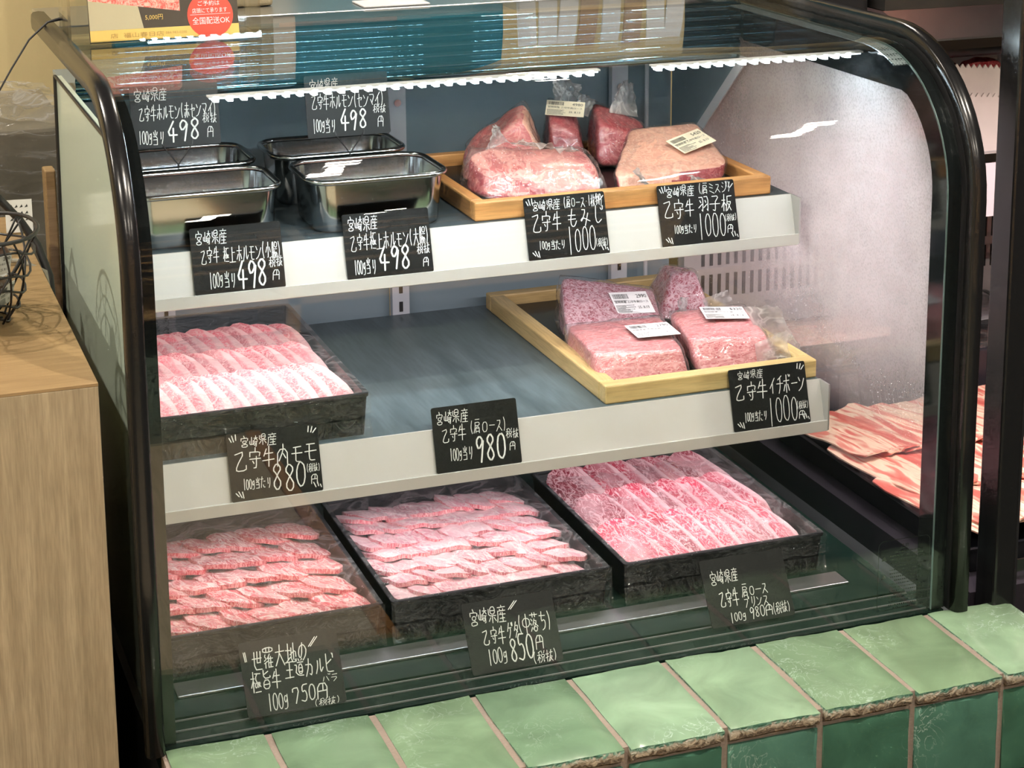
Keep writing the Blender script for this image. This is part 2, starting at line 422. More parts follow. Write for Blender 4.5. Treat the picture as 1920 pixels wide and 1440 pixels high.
def top_tile_mesh(i, w, seed, notch=False):
    rnd = random.Random(seed); nx, ny = 12, 12; th = 0.013; d = 0.158
    def wob(u, v, k): return noise.noise(Vector((u*3 + seed*5.3, v*3, k)))
    top = []
    for j in range(ny + 1):
        for q in range(nx + 1):
            u, v = q/nx, j/ny
            x = (u - 0.5)*w; y = -d + v*d
            if q in (0, nx): x += wob(u, v, 1.1)*0.0016
            if j in (0, ny): y += wob(u*2, v, 2.2)*0.0026
            e = min(u, 1-u, v*1.4, (1-v)*1.4); z = 0.0012*wob(u*0.8, v*0.8, 3.3) - 0.0022*max(0, 1 - e/0.07)**2
            top.append((x, y, z))
    m = MB(); n1 = nx + 1
    m.add(top, [(j*n1+q, j*n1+q+1, (j+1)*n1+q+1, (j+1)*n1+q) for j in range(ny) for q in range(nx)])
    ring = [q for q in range(nx)] + [j*n1+nx for j in range(ny)] + [ny*n1+q for q in range(nx, 0, -1)] + [j*n1 for j in range(ny, 0, -1)]
    vs = [top[k] for k in ring]; b = len(ring)
    low = [(x, y + (0.002 if y < -d*0.9 else 0), z - th + 0.002*noise.noise(Vector((x*90, y*90, seed)))) for x, y, z in vs]
    fs = [(k, (k+1) % b, b + (k+1) % b, b + k) for k in range(b)]
    m.add(vs + low, fs, 1)
    return m.mesh('tile', [TILET, CHIP], smooth=False)
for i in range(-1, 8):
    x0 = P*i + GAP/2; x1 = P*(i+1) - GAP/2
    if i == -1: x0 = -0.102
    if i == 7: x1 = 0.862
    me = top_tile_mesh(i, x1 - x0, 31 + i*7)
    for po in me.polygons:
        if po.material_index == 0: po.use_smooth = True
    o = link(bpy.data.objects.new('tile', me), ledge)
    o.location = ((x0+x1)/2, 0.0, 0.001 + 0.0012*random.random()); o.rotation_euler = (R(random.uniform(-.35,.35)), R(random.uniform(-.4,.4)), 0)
def front_tile_mesh(w, seed):
    m = MB()
    m.grid(lambda u, v: ((u-.5)*w + noise.noise(Vector((v*4, seed, u)))*0.001, -0.0015*noise.noise(Vector((u*2, v*2, seed))) + 0.002*max(0, 1 - min(u,1-u,v,1-v)/0.06)**2, (v-.5)*0.1), 8, 8)
    m.box(-w/2+.0005, w/2-.0005, 0.002, 0.008, -0.0495, 0.0495)
    return m.mesh('tile', [TILEF])
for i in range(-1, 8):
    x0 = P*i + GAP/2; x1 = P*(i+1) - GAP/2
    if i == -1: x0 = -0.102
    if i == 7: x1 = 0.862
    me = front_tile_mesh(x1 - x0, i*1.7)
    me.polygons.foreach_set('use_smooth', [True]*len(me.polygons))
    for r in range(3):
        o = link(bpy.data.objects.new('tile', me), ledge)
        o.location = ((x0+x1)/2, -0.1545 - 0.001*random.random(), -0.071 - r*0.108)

# ------------------------------------------------------------------ wooden counter on the left
CTOP = wood('counter_top_wood', srgb(148, 120, 82), srgb(168, 140, 100), 0, 7, stretch=22)
CFR = wood('counter_front_wood', srgb(152, 136, 108), srgb(184, 167, 136), 2, 6, stretch=16, rough=0.55)
ct = empty('wooden_counter', (-0.145, 0.015, FZ), 0, 'light oak counter with a greyish wood grain front left of the showcase', 'counter')
boxo('counter_front', (-0.9, 0.0, 0.0, 0.018, 0.0, 1.226), CFR, ct, 0.0008)
boxo('counter_top', (-0.9, 0.0, 0.0, 0.70, 1.2262, 1.229), CTOP, ct)
boxo('counter_side', (-0.018, 0.0, 0.018, 0.70, 0.0, 1.226), CFR, ct)

# ------------------------------------------------------------------ refrigerated showcase
XL, XR_ = -0.105, 0.785          # curved glass ends
TOPZ = 0.635
def profile(off=0.0, zb=0.0, yend=0.585, n=14):
    """front glass outline in the YZ plane, shifted inwards by off"""
    pts = [(off, zb), (off, 0.20), (off, 0.40), (off, 0.475)]
    cyy, czz, ry, rz = 0.165, 0.475, 0.165, 0.16
    for k in range(1, n+1):
        a = R(180 - 90*k/n)
        pts.append((cyy + (ry - off)*math.cos(a), czz + (rz - off)*math.sin(a)))
    pts.append((0.34, TOPZ - off)); pts.append((yend, TOPZ - off))
    return pts
def strip(mb, x0, x1, prof_a, prof_b, mi=0):
    """solid band between two profiles, from x0 to x1"""
    n = len(prof_a)
    ring = lambda x: [(x, y, z) for y, z in prof_a] + [(x, y, z) for y, z in reversed(prof_b)]
    vs = ring(x0) + ring(x1); N = 2*n
    fs = [(k, (k+1) % N, N + (k+1) % N, N + k) for k in range(N)]
    for k in range(n-1):
        fs.append((k, k+1, N-2-k, N-1-k)); fs.append((N+k, N+N-1-k, N+N-2-k, N+k+1))
    mb.add(vs, fs, mi)
case = empty('refrigerated_showcase', (0, 0, 0), 0, 'curved-glass refrigerated meat showcase with black frame on the tiled ledge', 'showcase')
g = MB(); strip(g, XL, XR_, profile(0.0), profile(0.006))
fg = g.obj('curved_glass', GLASS, case)
for po in fg.data.polygons: po.use_smooth = abs(po.normal.x) < 0.5
fg.data.set_sharp_from_angle(angle=R(40))
for nm, x0, x1 in (('glass_border', XL, -0.0895), ('glass_border', 0.7685, XR_)):
    g = MB(); strip(g, x0, x1, profile(0.0068), profile(0.0080)); g.obj(nm, PRINT, case)
g = MB(); strip(g, 0.7676, 0.7684, profile(0.0062), profile(0.0086)); g.obj('glass_edge', plain('pale_glass_edge', srgb(96, 116, 114), .3), case)
# end frames: rounded black tubes following the outline
for xc in (-0.1125, 0.7955):
    pr = profile(-0.004, 0.002, 0.62)
    m = MB(); rings = []
    for i, (y, z) in enumerate(pr):
        a = Vector(pr[min(i+1, len(pr)-1)]) - Vector(pr[max(i-1, 0)]); a.normalize()
        nv = Vector((-a.y, a.x))   # outward
        ring = []
        for k in range(12):
            t = 2*math.pi*k/12; cx_, cn = math.cos(t), math.sin(t)
            sx = 0.0095*math.copysign(abs(cx_)**0.55, cx_); sn = 0.012*math.copysign(abs(cn)**0.55, cn)
            ring.append((xc + sx, y + nv.x*sn, z + nv.y*sn))
        rings.append(ring)
    m.loft(rings, 0, True, True); m.obj('end_frame', BLACK, case, smooth=True)
# side walls
SIDEG = plain('pale_green_side_panel', srgb(208, 224, 208), 0.16, bump=0.05, bscale=20)
def outline(off_f, off_t, zb, yb):
    pts = profile(off_f, zb, yb)
    return [(y, min(z, TOPZ - off_t)) for y, z in pts]
m = MB(); pr = outline(0.062, 0.014, -0.12, 0.61)
n = len(pr); poly = pr + [(0.69, -0.12)]
for x in (-0.097, -0.091): m.add([(x, y, z) for y, z in poly], [tuple(range(len(poly)))])
m.add([(x, y, z) for x in (-0.097, -0.091) for y, z in poly], [(k, (k+1) % len(poly), len(poly) + (k+1) % len(poly), len(poly)+k) for k in range(len(poly))])
m.obj('side_panel', SIDEG, case, fixn=True)
m = MB(); pts = [(-0.0985, y, z) for y, z in poly]; m.tube(pts, 0.0024, 6, closed=True); m.obj('panel_gasket', BLACKM, case)
def fogmask(nt):
    tc = nd(nt, 'TexCoord'); sp = nd(nt, 'SeparateXYZ'); nt.links.new(tc.outputs['Object'], sp.inputs[0])
    n1 = nd(nt, 'TexNoise', i_Scale=9.0, i_Detail=3.0); n2 = nd(nt, 'TexNoise', i_Scale=420.0, i_Detail=2.0)
    nt.links.new(tc.outputs['Object'], n1.inputs['Vector']); nt.links.new(tc.outputs['Object'], n2.inputs['Vector'])
    h = nd(nt, 'MapRange'); h.inputs[1].default_value = 0.15; h.inputs[2].default_value = 0.37; nt.links.new(sp.outputs['Z'], h.inputs[0])
    yy = nd(nt, 'MapRange'); yy.inputs[1].default_value = 0.60; yy.inputs[2].default_value = 0.20; yy.inputs[3].default_value = 0.25; nt.links.new(sp.outputs['Y'], yy.inputs[0])
    a = nd(nt, 'Math', operation='MULTIPLY'); nt.links.new(h.outputs[0], a.inputs[0]); nt.links.new(yy.outputs[0], a.inputs[1])
    b = nd(nt, 'MapRange'); b.inputs[1].default_value = 0.25; b.inputs[2].default_value = 0.7; b.inputs[3].default_value = 0.6; b.inputs[4].default_value = 1.15; nt.links.new(n1.outputs[0], b.inputs[0])
    c = nd(nt, 'Math', operation='MULTIPLY'); nt.links.new(a.outputs[0], c.inputs[0]); nt.links.new(b.outputs[0], c.inputs[1])
    d = nd(nt, 'MapRange'); d.inputs[1].default_value = 0.3; d.inputs[2].default_value = 0.55; d.inputs[3].default_value = 0.62; d.inputs[4].default_value = 0.92; nt.links.new(n2.outputs[0], d.inputs[0])
    e = nd(nt, 'Math', operation='MULTIPLY', use_clamp=True); nt.links.new(c.outputs[0], e.inputs[0]); nt.links.new(d.outputs[0], e.inputs[1])
    return e.outputs[0]
FOGG = glass('fogged_side_glass', (0.97, 0.98, 0.98), 0.04, 0.0, fogmask)
REAR = [(0.715, 0.56), (0.715, 0.385), (0.715, -0.02)]     # rear doors
inner = [(y, z) for y, z in outline(0.040, 0.055, -0.02, 0.50)]
sidepoly = inner + [(0.70, 0.40), (0.70, -0.02)]
def sidesheet(name, x0, x1, poly, ma, hole=None):
    m = MB(); n = len(poly)
    m.add([(x, y, z) for x in (x0, x1) for y, z in poly], [(k, (k+1) % n, n+(k+1) % n, n+k) for k in range(n)] + [tuple(range(n)), tuple(range(2*n-1, n-1, -1))])
    return m.obj(name, ma, case)
sidesheet('side_glass', 0.7705, 0.7755, outline(0.022, 0.030, -0.02, 0.50) + [(0.70, 0.40), (0.70, -0.02)], FOGG)
# black printed margin round the side glass
m = MB(); outer = outline(0.010, 0.008, -0.02, 0.60); k2 = len(inner)
for xa in (0.7690, 0.7700):
    m.add([(xa, y, z) for y, z in outer] + [(xa, y, z) for y, z in inner], [(i, i+1, k2+i+1, k2+i) for i in range(k2-1)])
m.obj('side_glass_margin', PRINT, case, fixn=False)
# dotted pale seal under the top right edge of the curved glass
def seal_mat():
    m, nt, out = mat('dotted_glass_seal'); tc = nd(nt, 'TexCoord'); v = nd(nt, 'TexVoronoi', i_Scale=260.0, i_Randomness=0.2)
    nt.links.new(tc.outputs['Object'], v.inputs['Vector']); r = ramp(nt, [(.25, srgb(70, 84, 90)), (.45, srgb(190, 204, 210))]); nt.links.new(v.outputs['Distance'], r.inputs[0])
    p = prin(nt, None, .25, .5); nt.links.new(r.outputs[0], p.inputs['Base Color']); nt.links.new(p.outputs[0], out.inputs[0]); return m
pa, pb = profile(0.0085)[13:], profile(0.0095)[13:]
g = MB(); strip(g, 0.7495, 0.7675, pa, pb); g.obj('glass_seal', seal_mat(), case)
# floor of the case, front sill with three bright ridges, steel strip
DECK = plain('dark_deck_tile_reflection', (0.003, 0.015, 0.011), 0.35, 0, 0.25, bump=0.1, bscale=120)  # green reflection of the ledge tiles is painted into the dark colour
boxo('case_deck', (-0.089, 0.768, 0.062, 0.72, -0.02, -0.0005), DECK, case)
boxo('front_sill', (-0.105, 0.785, 0.007, 0.061, -0.03, -0.003), plain('sill_black_tile_reflection', (.002, .011, .008), .7, 0, .1), case)  # black sill, tinted with the same green tile reflection
for y in (0.016, 0.037, 0.058):
    boxo('sill_ridge', (-0.088, 0.768, y - 0.0003, y + 0.0003, -0.003, -0.0012), ALU, case)
boxo('steel_strip', (-0.07, 0.716, 0.100, 0.132, -0.0005, 0.0025), STEELB, case, 0.0008)
boxo('case_base', (-0.105, 0.785, 0.006, 0.76, FZ, -0.03), BLACKM, case)
# rear: header with added reflector ribs, rear top plate, slanted dark doors, uprights
HDR = plain('reflector_rib_metal', srgb(110, 158, 180), 0.04, 0.95)  # ribs added to mirror the LED chips as chains of glints
m = MB(); prof = []
for k in range(6):
    zc = 0.562 + 0.0125*k
    for q in range(7):
        a = R(-90 + 180*q/6); prof.append((0.512 - 0.0062*math.cos(a), zc + 0.00625*math.sin(a)))
m.add([(x, y, z) for x in (-0.088, 0.767) for y, z in prof], [(i, i+1, len(prof)+i+1, len(prof)+i) for i in range(len(prof)-1)])
m.obj('reflector_header', HDR, case, smooth=True, fixn=False)
boxo('rear_top_plate', (-0.105, 0.785, 0.5855, 0.76, 0.625, 0.636), STEELB, case, 0.001)
DOOR = plain('dark_rear_door', srgb(132, 150, 158), 0.22)
for i, (x0, x1) in enumerate(((-0.088, 0.345), (0.349, 0.767))):
    m = MB(); dy = 0.006*i
    for a, b in ((0, 1), (1, 2)):
        (ya, za), (yb, zb) = REAR[a], REAR[b]
        m.add([(x0, ya+dy, za), (x1, ya+dy, za), (x1, yb+dy, zb), (x0, yb+dy, zb)], [(0, 1, 2, 3)])
    m.obj('rear_door', DOOR, case)
UPR = plain('pale_grey_upright', srgb(196, 200, 206), 0.4)
for x0 in (0.025, 0.345, 0.668):
    m = MB()
    pts = [(0.700, 0.56), (0.700, 0.395), (0.700, 0.0)]
    for (ya, za), (yb, zb) in zip(pts, pts[1:]):
        m.add([(x0, ya, za), (x0+.024, ya, za), (x0+.024, yb, zb), (x0, yb, zb)], [(0,1,2,3)])
        m.add([(x0, ya, za), (x0, ya+.012, za), (x0, yb+.012, zb), (x0, yb, zb)], [(0,1,2,3)])
        m.add([(x0+.024, ya, za), (x0+.024, ya+.012, za), (x0+.024, yb+.012, zb), (x0+.024, yb, zb)], [(0,1,2,3)])
    u = m.obj('upright', UPR, case, fixn=False)
    m = MB()
    for k in range(14): m.box(x0+.0095, x0+.0145, 0.6990, 0.7005, 0.02+.026*k, 0.034+.026*k)
    m.obj('upright_slots', BLACKM, u)
    m = MB(); m.tube([(x0+.012, 0.701, 0.492), (x0+.012, 0.697, 0.492)], 0.005, 10); m.obj('screw', STEEL, u)
for x0 in (0.722,):
    m = MB(); m.tube([(x0, 0.703, 0.558), (x0, 0.703, 0.0)], 0.003, 8); m.obj('door_guide', UPR, case)
boxo('rear_ceiling', (-0.088, 0.767, 0.514, 0.72, 0.5575, 0.5625), DOOR, case)
# opaque rear corner of the right side wall and the slanted rail that edges the side glass
sidesheet('side_corner', 0.7660, 0.7680, [(0.488, 0.56), (0.715, 0.56), (0.715, 0.395), (0.690, 0.395)], DOOR)
sidesheet('slanted_rail', 0.7640, 0.7660, [(0.478, 0.56), (0.500, 0.56), (0.700, 0.382), (0.678, 0.382)], UPR)
m = MB(); o1 = outline(-0.002, 0.002, 0.0, 0.60); o2 = outline(0.034, 0.030, 0.0, 0.60)
for xa in (0.7862, 0.7872): m.add([(xa, y, z) for y, z in o1] + [(xa, y, z) for y, z in o2], [(i, i+1, len(o1)+i+1, len(o1)+i) for i in range(len(o1)-1)])
m.obj('end_cover', BLACKM, case, fixn=False)
# two LED bars in line under the front of the glass top
LEDM = emit('led_chip', COOL, 110.0); LENS = emit('led_lens', COOL, 4.0); LEDH = plain('led_housing', (0.8, 0.8, 0.82), 0.3)
chip_me = MB().box(-0.0026, 0.0026, -0.0060, 0.0060, -0.0022, 0.0022).mesh('led_chip', LEDM)
for bx0, bx1, pw in ((0.004, 0.437, 0.62), (0.500, 0.764, 0.16)):
    led = boxo('led_bar', (bx0, bx1, 0.1885, 0.1995, 0.6108, 0.6125), LEDH, case)
    boxo('led_lens', (bx0 + .002, bx1 - .002, 0.1905, 0.1975, 0.6088, 0.6106), LENS, led)
    n = int((bx1 - bx0)/0.0148)
    for k in range(n):
        o = link(bpy.data.objects.new('led_chip', chip_me), led); o.location = (bx0 + .008 + 0.0148*k, 0.1940, 0.6084)
    area_light('led_bar_light', ((bx0+bx1)/2 - .02, 0.197, 0.6055), bx1 - bx0 - .06, 0.010, pw, COOL, ((bx0+bx1)/2, 0.40, 0.36))
# shelves with price rails
SHB = plain('slate_shelf_board', srgb(62, 72, 76), 0.42)
SHBW = wood('slate_wood_board', srgb(64, 78, 82), srgb(92, 106, 110), 1, 4, 0.42, 9)
def shelf(name, yf, yb, zt, board):
    s = boxo(name, (-0.086, 0.755, yf + 0.004, yb, zt - 0.014, zt), board, case)
    z0 = zt - 0.048
    m = MB(); yo = yf - 0.012
    # leaning rail face, lip and return
    pts = [(yf + 0.002, zt), (yo, z0), (yo - 0.007, z0 - 0.001), (yo - 0.007, z0 + 0.0025), (yo - 0.0092, z0 + 0.0025), (yo - 0.0092, z0 - 0.011), (yo - 0.004, z0 - 0.013), (yo + 0.004, z0 - 0.006), (yf + 0.0045, zt - 0.0145), (yf + 0.0045, zt)]
    N = len(pts)
    m.add([(x, y, z) for x in (-0.086, 0.755) for y, z in pts], [(i, (i+1) % N, N+(i+1) % N, N+i) for i in range(N)] + [tuple(range(N)), tuple(range(2*N-1, N-1, -1))])
    r = m.obj('price_rail', RAIL, s)
    boxo('rail_cap', (0.755, 0.757, yo - 0.009, yf + 0.004, z0 - 0.010, zt), ALU, s)
    for x in (0.03, 0.605):
        mm = MB(); mm.box(x, x + 0.003, yf + 0.06, yb + 0.03, zt - 0.038, zt - 0.014); mm.obj('shelf_bracket', UPR, s)
    return s
shelf('upper_shelf', 0.335, 0.645, 0.412, SHB)
shelf('middle_shelf', 0.250, 0.700, 0.198, SHBW)
area_light('upper_shelf_light', (0.34, 0.345, 0.374), 0.80, 0.012, 1.45, PINKW, (0.34, 0.46, 0.20))
area_light('middle_shelf_light', (0.34, 0.262, 0.160), 0.80, 0.012, 1.0, (1.0, 0.90, 0.97), (0.34, 0.34, 0.0))

# ------------------------------------------------------------------ handwriting: strokes on a 10 x 10 grid, y downwards
G = {
'宮': '4052 1214 129284 3474763634 5667 2787892927', '崎': '2127 040747 4447 5292 707254 7294 5595 858979 5676785856',
'県': '3080843430 3282 111595 5559 3618 7698', '産': '5051 1191 3243 7263 1393 131609 4435 3595 6469 3787 2999',
'乙': '128127299997', '守': '5052 1214 129284 1595 646949 3647', '牛': '3114 2383 0696 5059',
'ホ': '1393 5059 3518 7598', 'ル': '323519 616996', 'モ': '2282 1595 42485989', 'ン': '1234 195893',
'(': '60434669', ')': '30535639', '赤': '2282 5054 1494 444729 6469 2618 8698', 'セ': '149375 41485999',
'マ': '129257 3568', 'イ': '8116 5459', '当': '5054 2133 8173 248489 2686 2989', 'り': '313645 717659',
'税': '4011 0343 2129 2407 2446 5062 9082 5393955553 656749 858998', '抜': '0343 2029 0645 5292 706549 659559 6699',
'円': '19118189 5155 1585', '極': '0333 2029 2407 2435 4191 614376 4999 4565674745 759577 7597',
'上': '4149 4484 0999', '小': '505949 3316 7396', '大': '1393 505419 5499',
'腸': '19103039 1333 1636 5090935350 4494 5547 56969989 6659 8669', '肩': '2080 22828424 222509 39358589 3686 3888',
'ロ': '2282882822', 'ー': '1595', 'ス': '228219 5699', '・': '4555', '枚': '0333 2029 2407 2446 6053 6292 8259 5499',
'物': '1003 0242 2029 0645 6043 5292 9289 7256 8258', 'も': '4037597886 1373 1575', 'み': '215127163597 7359',
'じ': '30375987 7182 9092', 'ジ': '2142 1435 296894 7082 9092', 'ミ': '2173 2475 2799',
'羽': '01414938 1324 0735 51919988 6374 5785', '子': '218154 545938 0595', '板': '0333 2029 2407 2446 5191 515549 649459 6599',
'た': '0252 3019 6494 576999', 'チ': '7022 0494 515639', 'ボ': '0383 4049 2508 6588 7081 9091', 'ゲ': '3005 2373 535629 7082 9092',
'タ': '4015 328229 3466', '中': '1292961612 5059', '落': '0191 3032 6062 1324 0516 0927 5336 548438 5597 4787894947',
'ち': '1282 403574867849', '世': '0494 212999 5156 8186 5686',
'羅': '0090920200 3032 6062 23143516 1746 2729 6345 5459 5595 5797 5999 7479', '地': '0343 2027 0846 459396 7077 52589897',
'の': '514728153272957859', '旨': '7132 20249493 2585892925 2787', '王': '1191 2585 0999 5159',
'道': '4051 8071 3292 4383884843 4585 4787 1021 032317 174999', 'カ': '13837958 404419', 'ビ': '7325 20284999 8091 9092',
'バ': '2318 5388 7081 9091', 'ラ': '2181 149449', 'プ': '128239 8090928280', 'リ': '3136 717649', '内': '19128289 505327 5476',
'使': '3004 2329 4191 4393954543 707639 5699', '用': '211609 21818979 2484 2686 5159', 'X': '2189 8129',
'0': '50828759272250', '1': '5059', '4': '601696 6369', '5': '80303463866928', '7': '13118149', '8': '542250825427598754', '9': '8250224582 8269',
'2': '2250822989', '3': '217083558769', 'g': '7342244674 72785929', '"': '4128 6147', '/': '7119 9139', '\\': '1139 3159', ' ': ''}
HALF = set('01234579 8g()・')
def chaikin(p):
    if len(p) < 3: return p
    o = [p[0]]
    for a, b in zip(p, p[1:]):
        o.append((a[0]*.75 + b[0]*.25, a[1]*.75 + b[1]*.25)); o.append((a[0]*.25 + b[0]*.75, a[1]*.25 + b[1]*.75))
    return o[:1] + o[2:-1] + [p[-1]] if p[0] != p[-1] else o[1:] + [o[1]]
def stroke(mb, pts, w, z):
    c = [(math.cos(2*math.pi*k/8)*w/2, math.sin(2*math.pi*k/8)*w/2) for k in range(8)]
    for x, y in pts: mb.add([(x+a, y+b, z) for a, b in c], [tuple(range(8))])
    for (x0, y0), (x1, y1) in zip(pts, pts[1:]):
        dx, dy = x1-x0, y1-y0; l = math.hypot(dx, dy) or 1e-9
        nx, ny = -dy/l*w/2, dx/l*w/2
        mb.add([(x0-nx, y0-ny, z), (x1-nx, y1-ny, z), (x1+nx, y1+ny, z), (x0+nx, y0+ny, z)], [(0, 1, 2, 3)])
def write(mb, txt, box, cw, chh, pen, rnd, z=0.0007, slant=0.12):
    """box = u0,u1,v0,v1 as fractions of the card, v from the top"""
    u0, u1, v0, v1 = box
    tot = sum(0.55 if ch in HALF else 1.0 for ch in txt); u = u0; step = (u1-u0)/tot
    for ch in txt:
        wd = step*(0.55 if ch in HALF else 1.0)
        if ch in G:
            jx, jy, js = rnd.uniform(-.03, .03), rnd.uniform(-.05, .05), rnd.uniform(.92, 1.05)
            for st in G[ch].split():
                pp = [(int(st[i])/9, int(st[i+1])/9) for i in range(0, len(st), 2)]
                if ch in HALF: pp = [((a-.5)*1.25+.5, b) for a, b in pp]
                q = []
                for a, b in chaikin(pp):
                    a2 = (a-.5)*.86*js + .5 + jx + slant*(.5-b) + rnd.uniform(-.015, .015); b2 = (b-.5)*js + .5 + jy + rnd.uniform(-.015, .015)
                    q.append(((u + wd*a2)*cw, (1 - (v0 + (v1-v0)*b2))*chh))
                stroke(mb, q, pen, z)
        u += wd
CW, CH = 0.103, 0.075
def card_mesh():
    m = MB(); r = 0.0025
    ring = rrect(CW, CH, r, 0, CW/2, CH/2, 3); n = len(ring)
    m.loft([[(x, y, -0.0012) for x, y, z in ring], [(x, y, 0.0) for x, y, z in ring]], 0, True, True)
    return m.mesh('price_card', BOARD)
CARD = card_mesh()
def card(label, loc, lean, runs, roll=0.0, seed=1, yaw=0.0, marks=(), name='price_card'):
    o = link(bpy.data.objects.new(name, CARD))
    s, c = math.sin(R(lean)), math.cos(R(lean))
    B = Matrix(((1, 0, 0), (0, s, -c), (0, c, s))).to_4x4()
    o.matrix_world = Matrix.Translation(loc) @ Matrix.Rotation(R(yaw), 4, 'Z') @ B @ Matrix.Rotation(R(roll), 4, 'Z')
    tag(o, label, 'price card', 'handwritten black price cards')
    rnd = random.Random(seed); mb = MB()
    for txt, u0, u1, v0, v1, pen in runs: write(mb, txt, (u0, u1, v0, v1), CW, CH, pen*0.001, rnd)
    for (a, b, cc, d) in marks: stroke(mb, [(a*CW, (1-b)*CH), (cc*CW, (1-d)*CH)], 0.0011, 0.0007)
    t = mb.obj('lettering', CHALK, o, fixn=False)
    return o
TICK_TL = ((.03,.06,.05,.12), (.06,.03,.075,.12), (.10,.02,.10,.10)); TICK_BL = ((.05,.87,.08,.92), (.08,.85,.11,.94), (.12,.86,.13,.95))
TICK_TR = ((.90,.03,.89,.11), (.94,.04,.92,.12), (.98,.07,.94,.13)); TICK_BR = ((.90,.86,.92,.93), (.94,.85,.95,.92), (.97,.90,.98,.94))
UPY, UPZ = 0.3195, 0.3648; MDY, MDZ = 0.2345, 0.1508; RL = 16.3
def rail_card(label, x, upper, runs, marks=(), seed=1, roll=0.0):
    return card(label, (x, (UPY if upper else MDY), (UPZ if upper else MDZ)), RL, runs, roll, seed, 0, marks)
MP = '宮崎県産'; OM = '乙守牛'
rail_card('black price card priced 498 for small intestine on the upper rail', 0.006, True,
    [(MP, .05, .40, .04, .25, .8), ('乙守牛 極上ホルモン(小腸)', .09, .98, .30, .54, .8), ('100g当り', .16, .46, .68, .92, .8), ('498', .46, .80, .54, .95, 2.0), ('税抜', .83, .99, .52, .68, .7), ('円', .85, .95, .72, .88, .8)], seed=3)
rail_card('black price card priced 498 for large intestine on the upper rail', 0.181, True,
    [(MP, .05, .40, .05, .27, .8), ('乙守牛極上ホルモン(大腸)', .06, .98, .30, .56, .8), ('100g当り', .08, .34, .70, .94, .8), ('498', .36, .74, .54, .92, 2.0), ('税抜', .82, .98, .54, .70, .7), ('円', .87, .96, .74, .90, .8)], seed=4)
rail_card('black price card priced 1000 with curly kana on the upper rail', 0.402, True,
    [(MP, .09, .44, .05, .21, .75), ('(肩ロース・1枚物)', .48, .97, .04, .22, .65), (OM, .06, .44, .24, .55, 1.0), ('もみじ', .50, .97, .23, .52, 1.0), ('100g当たり', .13, .46, .70, .84, .7), ('1000', .47, .84, .52, .95, .95), ('(税抜)', .83, .99, .74, .87, .6)],
    TICK_TL + TICK_BL + TICK_TR + TICK_BR, seed=5)
rail_card('black price card priced 1000 for a shoulder cut, rightmost on the upper rail', 0.574, True,
    [(MP, .10, .47, .03, .20, .75), ('(肩ミスジ)', .52, .95, .02, .19, .7), (OM, .04, .46, .24, .54, 1.0), ('羽子板', .50, .95, .22, .50, 1.0), ('100g当たり', .16, .46, .66, .80, .7), ('1000', .46, .84, .50, .92, .95), ('(税抜)', .83, .99, .56, .67, .6), ('円', .84, .94, .71, .86, .8)],
    TICK_TL + TICK_BL + TICK_TR + TICK_BR, seed=6)
rail_card('black price card priced 880 in bubble numerals on the middle rail', 0.021, False,
    [(MP, .14, .54, .06, .22, .85), ('乙守牛内モモ', .05, .97, .24, .54, 1.1), ('100g当たり', .13, .44, .68, .84, .75), ('880', .44, .83, .52, .93, 1.4), ('(税抜)', .83, .99, .58, .70, .6), ('円', .86, .96, .72, .88, .8)],
    TICK_TL + TICK_BL + TICK_TR + TICK_BR, seed=7)
rail_card('black price card priced 980 standing alone mid-way along the middle rail', 0.257, False,
    [(MP, .04, .42, .06, .26, .8), (OM, .08, .38, .30, .54, .85), ('(肩ロース)', .42, .86, .26, .47, .7), ('100g当り', .16, .44, .64, .84, .75), ('980', .45, .83, .50, .93, 1.9), ('税抜', .84, .99, .46, .60, .65), ('円', .86, .95, .64, .78, .75)], seed=8)
rail_card('black price card priced 1000 in front of the pale wooden tray, middle rail', 0.632, False,
    [(MP, .10, .44, .04, .18, .65), (OM, .04, .48, .22, .52, 1.15), ('イチボーン', .50, .97, .18, .46, 1.05), ('100g当たり', .14, .44, .70, .86, .75), ('1000', .44, .84, .52, .95, .95), ('(税抜)', .83, .99, .64, .76, .6), ('円', .84, .94, .78, .91, .8)],
    TICK_BL + TICK_TR + TICK_BR, seed=9)
LB = 31
card('leaning black price card priced 750 behind the bottom of the glass', (-0.012, 0.030, 0.002), LB,
    [('\\', .02, .10, .12, .26, .9), ('世羅大地の', .10, .68, .10, .38, 1.0), ('/', .68, .80, .06, .20, .9), ('極旨牛', .07, .38, .40, .66, 1.0), ('王道カルビ', .42, .92, .34, .57, 1.0), ('バラ', .78, .95, .60, .70, .6), ('100g', .20, .42, .72, .96, .9), ('750円', .46, .84, .68, .90, 1.1), ('(税抜)', .66, .94, .90, 1.0, .6)], seed=10)
card('leaning black price card priced 850 in front of the middle lower tray', (0.230, 0.036, 0.002), LB,
    [(MP, .06, .46, .10, .32, .9), ('/', .48, .60, .06, .18, .9), (OM, .16, .42, .38, .62, .95), ('ゲタ', .44, .58, .36, .58, .9), ('(中落ち)', .56, .94, .28, .54, .9), ('100g', .18, .40, .68, .90, .9), ('850', .42, .70, .56, .92, 1.4), ('円', .71, .83, .58, .80, .9), ('(税抜)', .66, .94, .82, .98, .7)], seed=11)
card('leaning black price card priced 980 before the marbled slices, bottom deck', (0.514, 0.046, 0.002), LB,
    [(MP, .08, .42, .18, .38, .8), (OM, .14, .38, .46, .72, .95), ('肩ロース', .42, .74, .44, .62, .75), ('プリンス', .42, .72, .62, .78, .7), ('100g', .22, .42, .82, .96, .8), ('980円', .46, .76, .78, .95, .85), ('(税抜)', .74, .96, .78, .94, .65)], seed=12)
